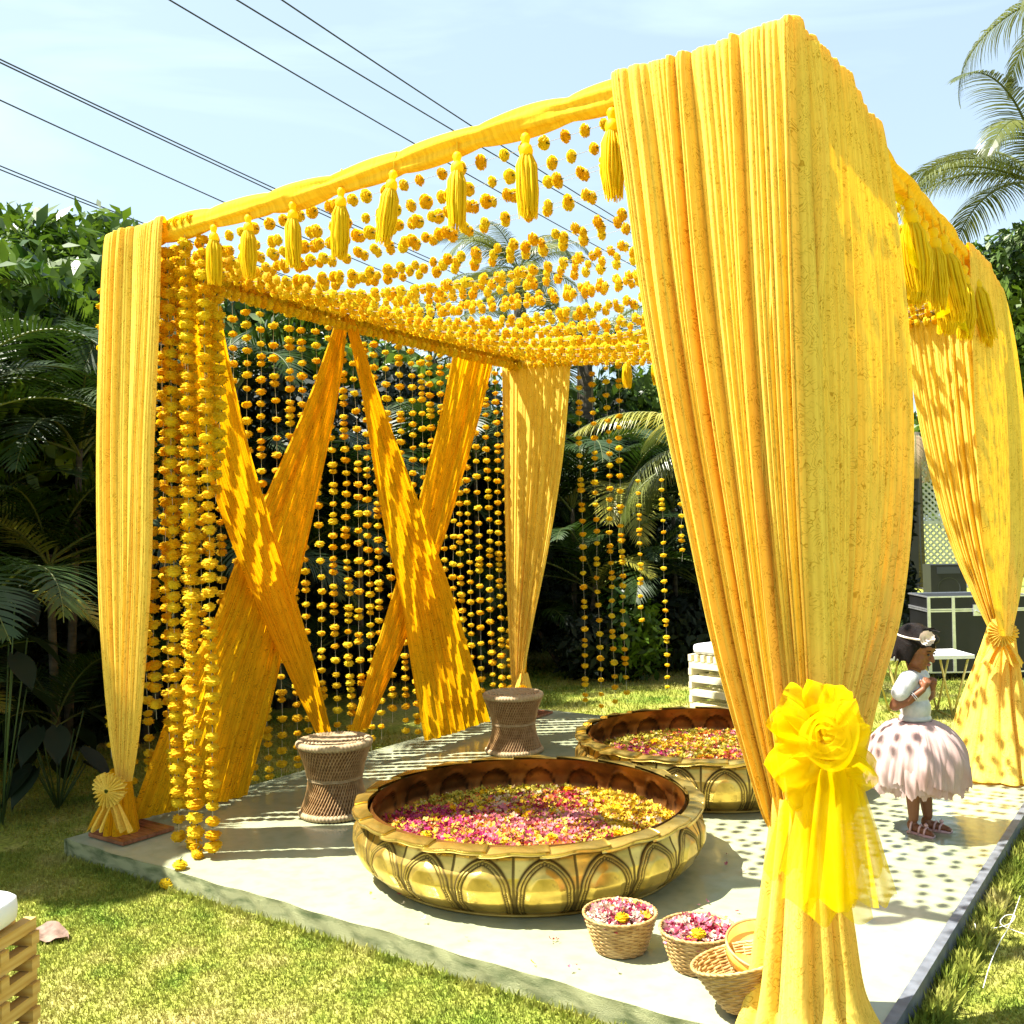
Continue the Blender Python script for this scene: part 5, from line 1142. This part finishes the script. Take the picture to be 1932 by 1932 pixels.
# right arm (viewer's side): elbow back, hand up at the chest
body += [('c', (0, -.092, .745), (-.052, -.118, .625), .030, .025), ('c', (-.052, -.118, .625), (.010, -.110, .655), .025, .022), ('c', (.010, -.110, .655), (.068, -.070, .708), .022, .0145)] + hand((.070, -.066, .712), (.25, .30, .85), 1, 1)
body += [('c', (0, .092, .745), (-.005, .125, .62), .030, .025), ('c', (-.005, .125, .62), (.05, .085, .66), .024, .02), ('c', (.05, .085, .66), (.078, .03, .70), .02, .0145)] + hand((.080, .022, .702), (.2, -.45, .8), 2, 1)
# head
body += [('e', H_(-.012, 0, .030), (.088, .078, .080), HR), ('e', H_(.022, 0, -.022), (.058, .060, .072), HR), ('e', H_(.048, 0, -.068), (.026, .030, .024), HR), ('e', H_(.055, 0, .028), (.030, .052, .035), HR),
         ('c', H_(.080, 0, .008), H_(.094, 0, -.020), .007, .0115), ('e', H_(.085, .009, -.022), (.008, .007, .006), HR), ('e', H_(.085, -.009, -.022), (.008, .007, .006), HR), ('e', H_(.074, 0, -.046), (.013, .018, .010), HR),
         ('e', H_(.048, .032, -.026), (.026, .022, .026), HR), ('e', H_(.048, -.032, -.026), (.026, .022, .026), HR), ('e', H_(-.006, .077, -.004), (.016, .008, .024), HR), ('e', H_(-.006, -.077, -.004), (.016, .008, .024), HR), ('c', (.0, 0, .80), tuple(H_(-.012, 0, -.04)), .030, .036)]
blob('body', body, .0032, M['skin'], G, 5)
for s in (-1, 1):
    mb = MB(); b = MB(); b.lathe([(max(.0004, .0095 * math.cos(a)), .0065 * math.sin(a)) for a in [-PI / 2 + PI * k / 8 for k in range(9)]], 12); mb.add([H_(.0795 , s * .030, .006) + HR @ Vector((v[2] * .9, v[0], v[1] * .55)) for v in b.v], b.f); link('eye', mb.mesh('eye', M['eye']), G)
    mb = MB(); mb.tube([H_(.083, s * .016, .022), H_(.084, s * .030, .027), H_(.073, s * .046, .021)], [.0015, .0026, .0012], 6); link('eyebrow', mb.mesh('eyebrow', M['hair']), G)
mb = MB(); mb.tube([H_(.082, -.016, -.046), H_(.0885, -.006, -.0435), H_(.0885, 0, -.0445), H_(.0885, .006, -.0435), H_(.082, .016, -.046)], [.001, .003, .0028, .003, .001], 7); mb.tube([H_(.080, -.013, -.048), H_(.0865, 0, -.0515), H_(.080, .013, -.048)], [.001, .0038, .001], 7); link('lips', mb.mesh('lips', M['lip']), G)
hair = [('e', H_(-.020, 0, .042), (.092, .086, .082), HR), ('e', H_(-.045, 0, -.005), (.060, .080, .075), HR), ('e', H_(.045, .0, .078), (.045, .060, .028), HR)]
rg = random.Random(8)
for k in range(46):
    a = PI * .32 + (2 * PI - PI * .64) * k / 45; ca, sa = math.cos(a), math.sin(a); hair.append(('c', H_(-.018 + .080 * ca, .080 * sa, .035), H_(-.022 + .082 * ca + rg.uniform(-.006, .006), .083 * sa, -.045 - .018 * (ca < 0) + rg.uniform(-.028, .014)), .012, .004))
for k in range(11): y = -.055 + .011 * k; hair.append(('c', H_(.062 - abs(y) * .25, y, .085), H_(.086 - abs(y) * .55, y * 1.05, .040 + rg.uniform(-.004, .006)), .010, .004))
for k in range(9): hair.append(('c', H_(.0, -.02 + .006 * k, .11), H_(.06 + rg.uniform(0, .05), -.05 + .014 * k, .12 + rg.uniform(-.01, .02)), .004, .0015))
blob('hair', hair, .0040, M['hair'], G, 3)
hb = MB(); hb.tube([H_(-.012 + .093 * math.cos(2 * PI * i / 40), .088 * math.sin(2 * PI * i / 40), .062 + .02 * math.cos(2 * PI * i / 40)) for i in range(40)], .0055, 6, closed=True); hbo = link('headband', hb.mesh('headband', M['pearl']), G)
mb = MB(); FC = H_(.052, -.052, .085)
for k in range(16):
    lay = k // 6; th = 2 * PI * k / 6 + lay * .5; r_ = .036 - .010 * lay; nrm = (HR @ Vector((.6, -.7, .35))).normalized(); t1 = nrm.orthogonal().normalized(); t2 = nrm.cross(t1); d = t1 * math.cos(th) + t2 * math.sin(th); e = nrm.cross(d); vs = []
    for j in range(4):
        for i in range(4):
            u, v = i / 3 * 2 - 1, j / 3; vs.append(FC + d * r_ * v + e * u * r_ * .62 * math.sin(PI * (.2 + .62 * v)) + nrm * (.006 + lay * .006 + .014 * v * v + .004 * u * u))
    mb.add(vs, [(j * 4 + i, j * 4 + i + 1, (j + 1) * 4 + i + 1, (j + 1) * 4 + i) for j in range(3) for i in range(3)])
link('flower_ornament', mb.mesh('flower_ornament', M['pearl']), hbo)
tee = [('e', (.002, 0, .60), (.072, .082, .085)), ('e', (.004, 0, .70), (.073, .092, .078)), ('c', (0, -.062, .752), (0, .062, .752), .043, .043), ('e', (0, 0, .555), (.076, .084, .03))]
for s in (-1, 1): tee += [('c', (0, s * .070, .748), (-.024 if s < 0 else 0, s * .108, .690), .048, .046)]
blob('top', tee, .0045, M['tee'], G, 4)
mb = MB(); mb.tube([(.076 * math.cos(2 * PI * i / 40), .084 * math.sin(2 * PI * i / 40), .540) for i in range(40)], .006, 6, closed=True); link('waistband', mb.mesh('waistband', simple('dark_waistband', (.12, .05, .05))), G)
def tutu(seed, r1, zb, z0, ruf):
    n, m_ = 260, 22; rg = random.Random(seed); ph = [rg.uniform(0, 6) for _ in range(6)]; mb = MB(); mb.v = []
    for j in range(m_):
        t = j / (m_ - 1); r = .072 + (r1 - .072) * math.sin(PI / 2 * min(1, t * 1.12)) ** .8 - .018 * max(0, t - .75) * 4 * .4; z = z0 + (zb - z0) * t ** 1.35
        for i in range(n):
            th = 2 * PI * i / n; w_ = (.004 + ruf * t) * (math.sin(17 * th + ph[0] + 5 * t) * .22 + math.sin(41 * th + ph[1] + 3 * t) * .12 + math.sin(7 * th + ph[2] - 3 * t) * .7 + math.sin(67 * th + 9 * t) * .08); mb.v.append(((r + w_) * math.cos(th), (r + w_) * math.sin(th), z + .014 * t * math.sin(11 * th + ph[3]) + .007 * t * math.sin(29 * th + ph[4]) + .004 * t * math.sin(83 * th)))
    mb.f = [(j * n + i, j * n + (i + 1) % n, (j + 1) * n + (i + 1) % n, (j + 1) * n + i) for j in range(m_ - 1) for i in range(n)]; return mb.mesh('skirt_layer', M['pinktulle'])
sk = thing('skirt', None, None); sk.parent = G
for k, a in enumerate(((1, .240, .245, .545, .016), (2, .232, .225, .543, .018), (3, .215, .215, .540, .016), (4, .19, .220, .535, .014), (5, .246, .265, .546, .02))): link('skirt_layer', tutu(*a), sk)
for s in (-1, 1):
    fx = .0 if s < 0 else .035; so_ = MB(); prof = []
    pts = [(fx - .034, s * .045), (fx + .02, s * .050), (fx + .06, s * .060), (fx + .10, s * .066)]; wds = [.020, .022, .027, .018]; vs = []
    for zz in (-.004, .006):
        for (x, y), w_ in zip(pts, wds): vs += [(x, y - w_, zz), (x, y + w_, zz)]
    so_.add(vs, [(0, 1, 3, 2), (2, 3, 5, 4), (4, 5, 7, 6), (8, 10, 11, 9), (10, 12, 13, 11), (12, 14, 15, 13), (0, 2, 10, 8), (2, 4, 12, 10), (4, 6, 14, 12), (1, 9, 11, 3), (3, 11, 13, 5), (5, 13, 15, 7), (0, 8, 9, 1), (6, 7, 15, 14)])
    for x, zt_, w_ in ((fx + .028, .046, .025), (fx + .055, .040, .029), (fx - .012, .062, .027)): so_.tube([(x, s * .052 - w_, .004), (x + .003, s * .052 - w_ * .75, zt_ * .75), (x + .006, s * .052, zt_), (x + .003, s * .052 + w_ * .75, zt_ * .75), (x, s * .052 + w_, .004)], .0052, 6)
    so_.tube([(fx + .05, s * .055, .045), (fx + .058, s * .055, .050), (fx + .066, s * .055, .045)], [.006, .011, .006], 7)
    link('sandal', so_.mesh('sandal', M['shoe']), G)
mb = MB()
for q in range(2):
    c = Vector((.032 + .009 * q, -.095 + .006 * -q, .672 + .008 * q)); ax_ = Vector((.058, .040, .053)).normalized(); t1 = ax_.orthogonal().normalized(); t2 = ax_.cross(t1); mb.tube([c + (t1 * math.cos(2 * PI * i / 24) + t2 * math.sin(2 * PI * i / 24)) * .0225 for i in range(24)], .0022, 5, closed=True)
link('bangle', mb.mesh('bangle', M['alu']), G)
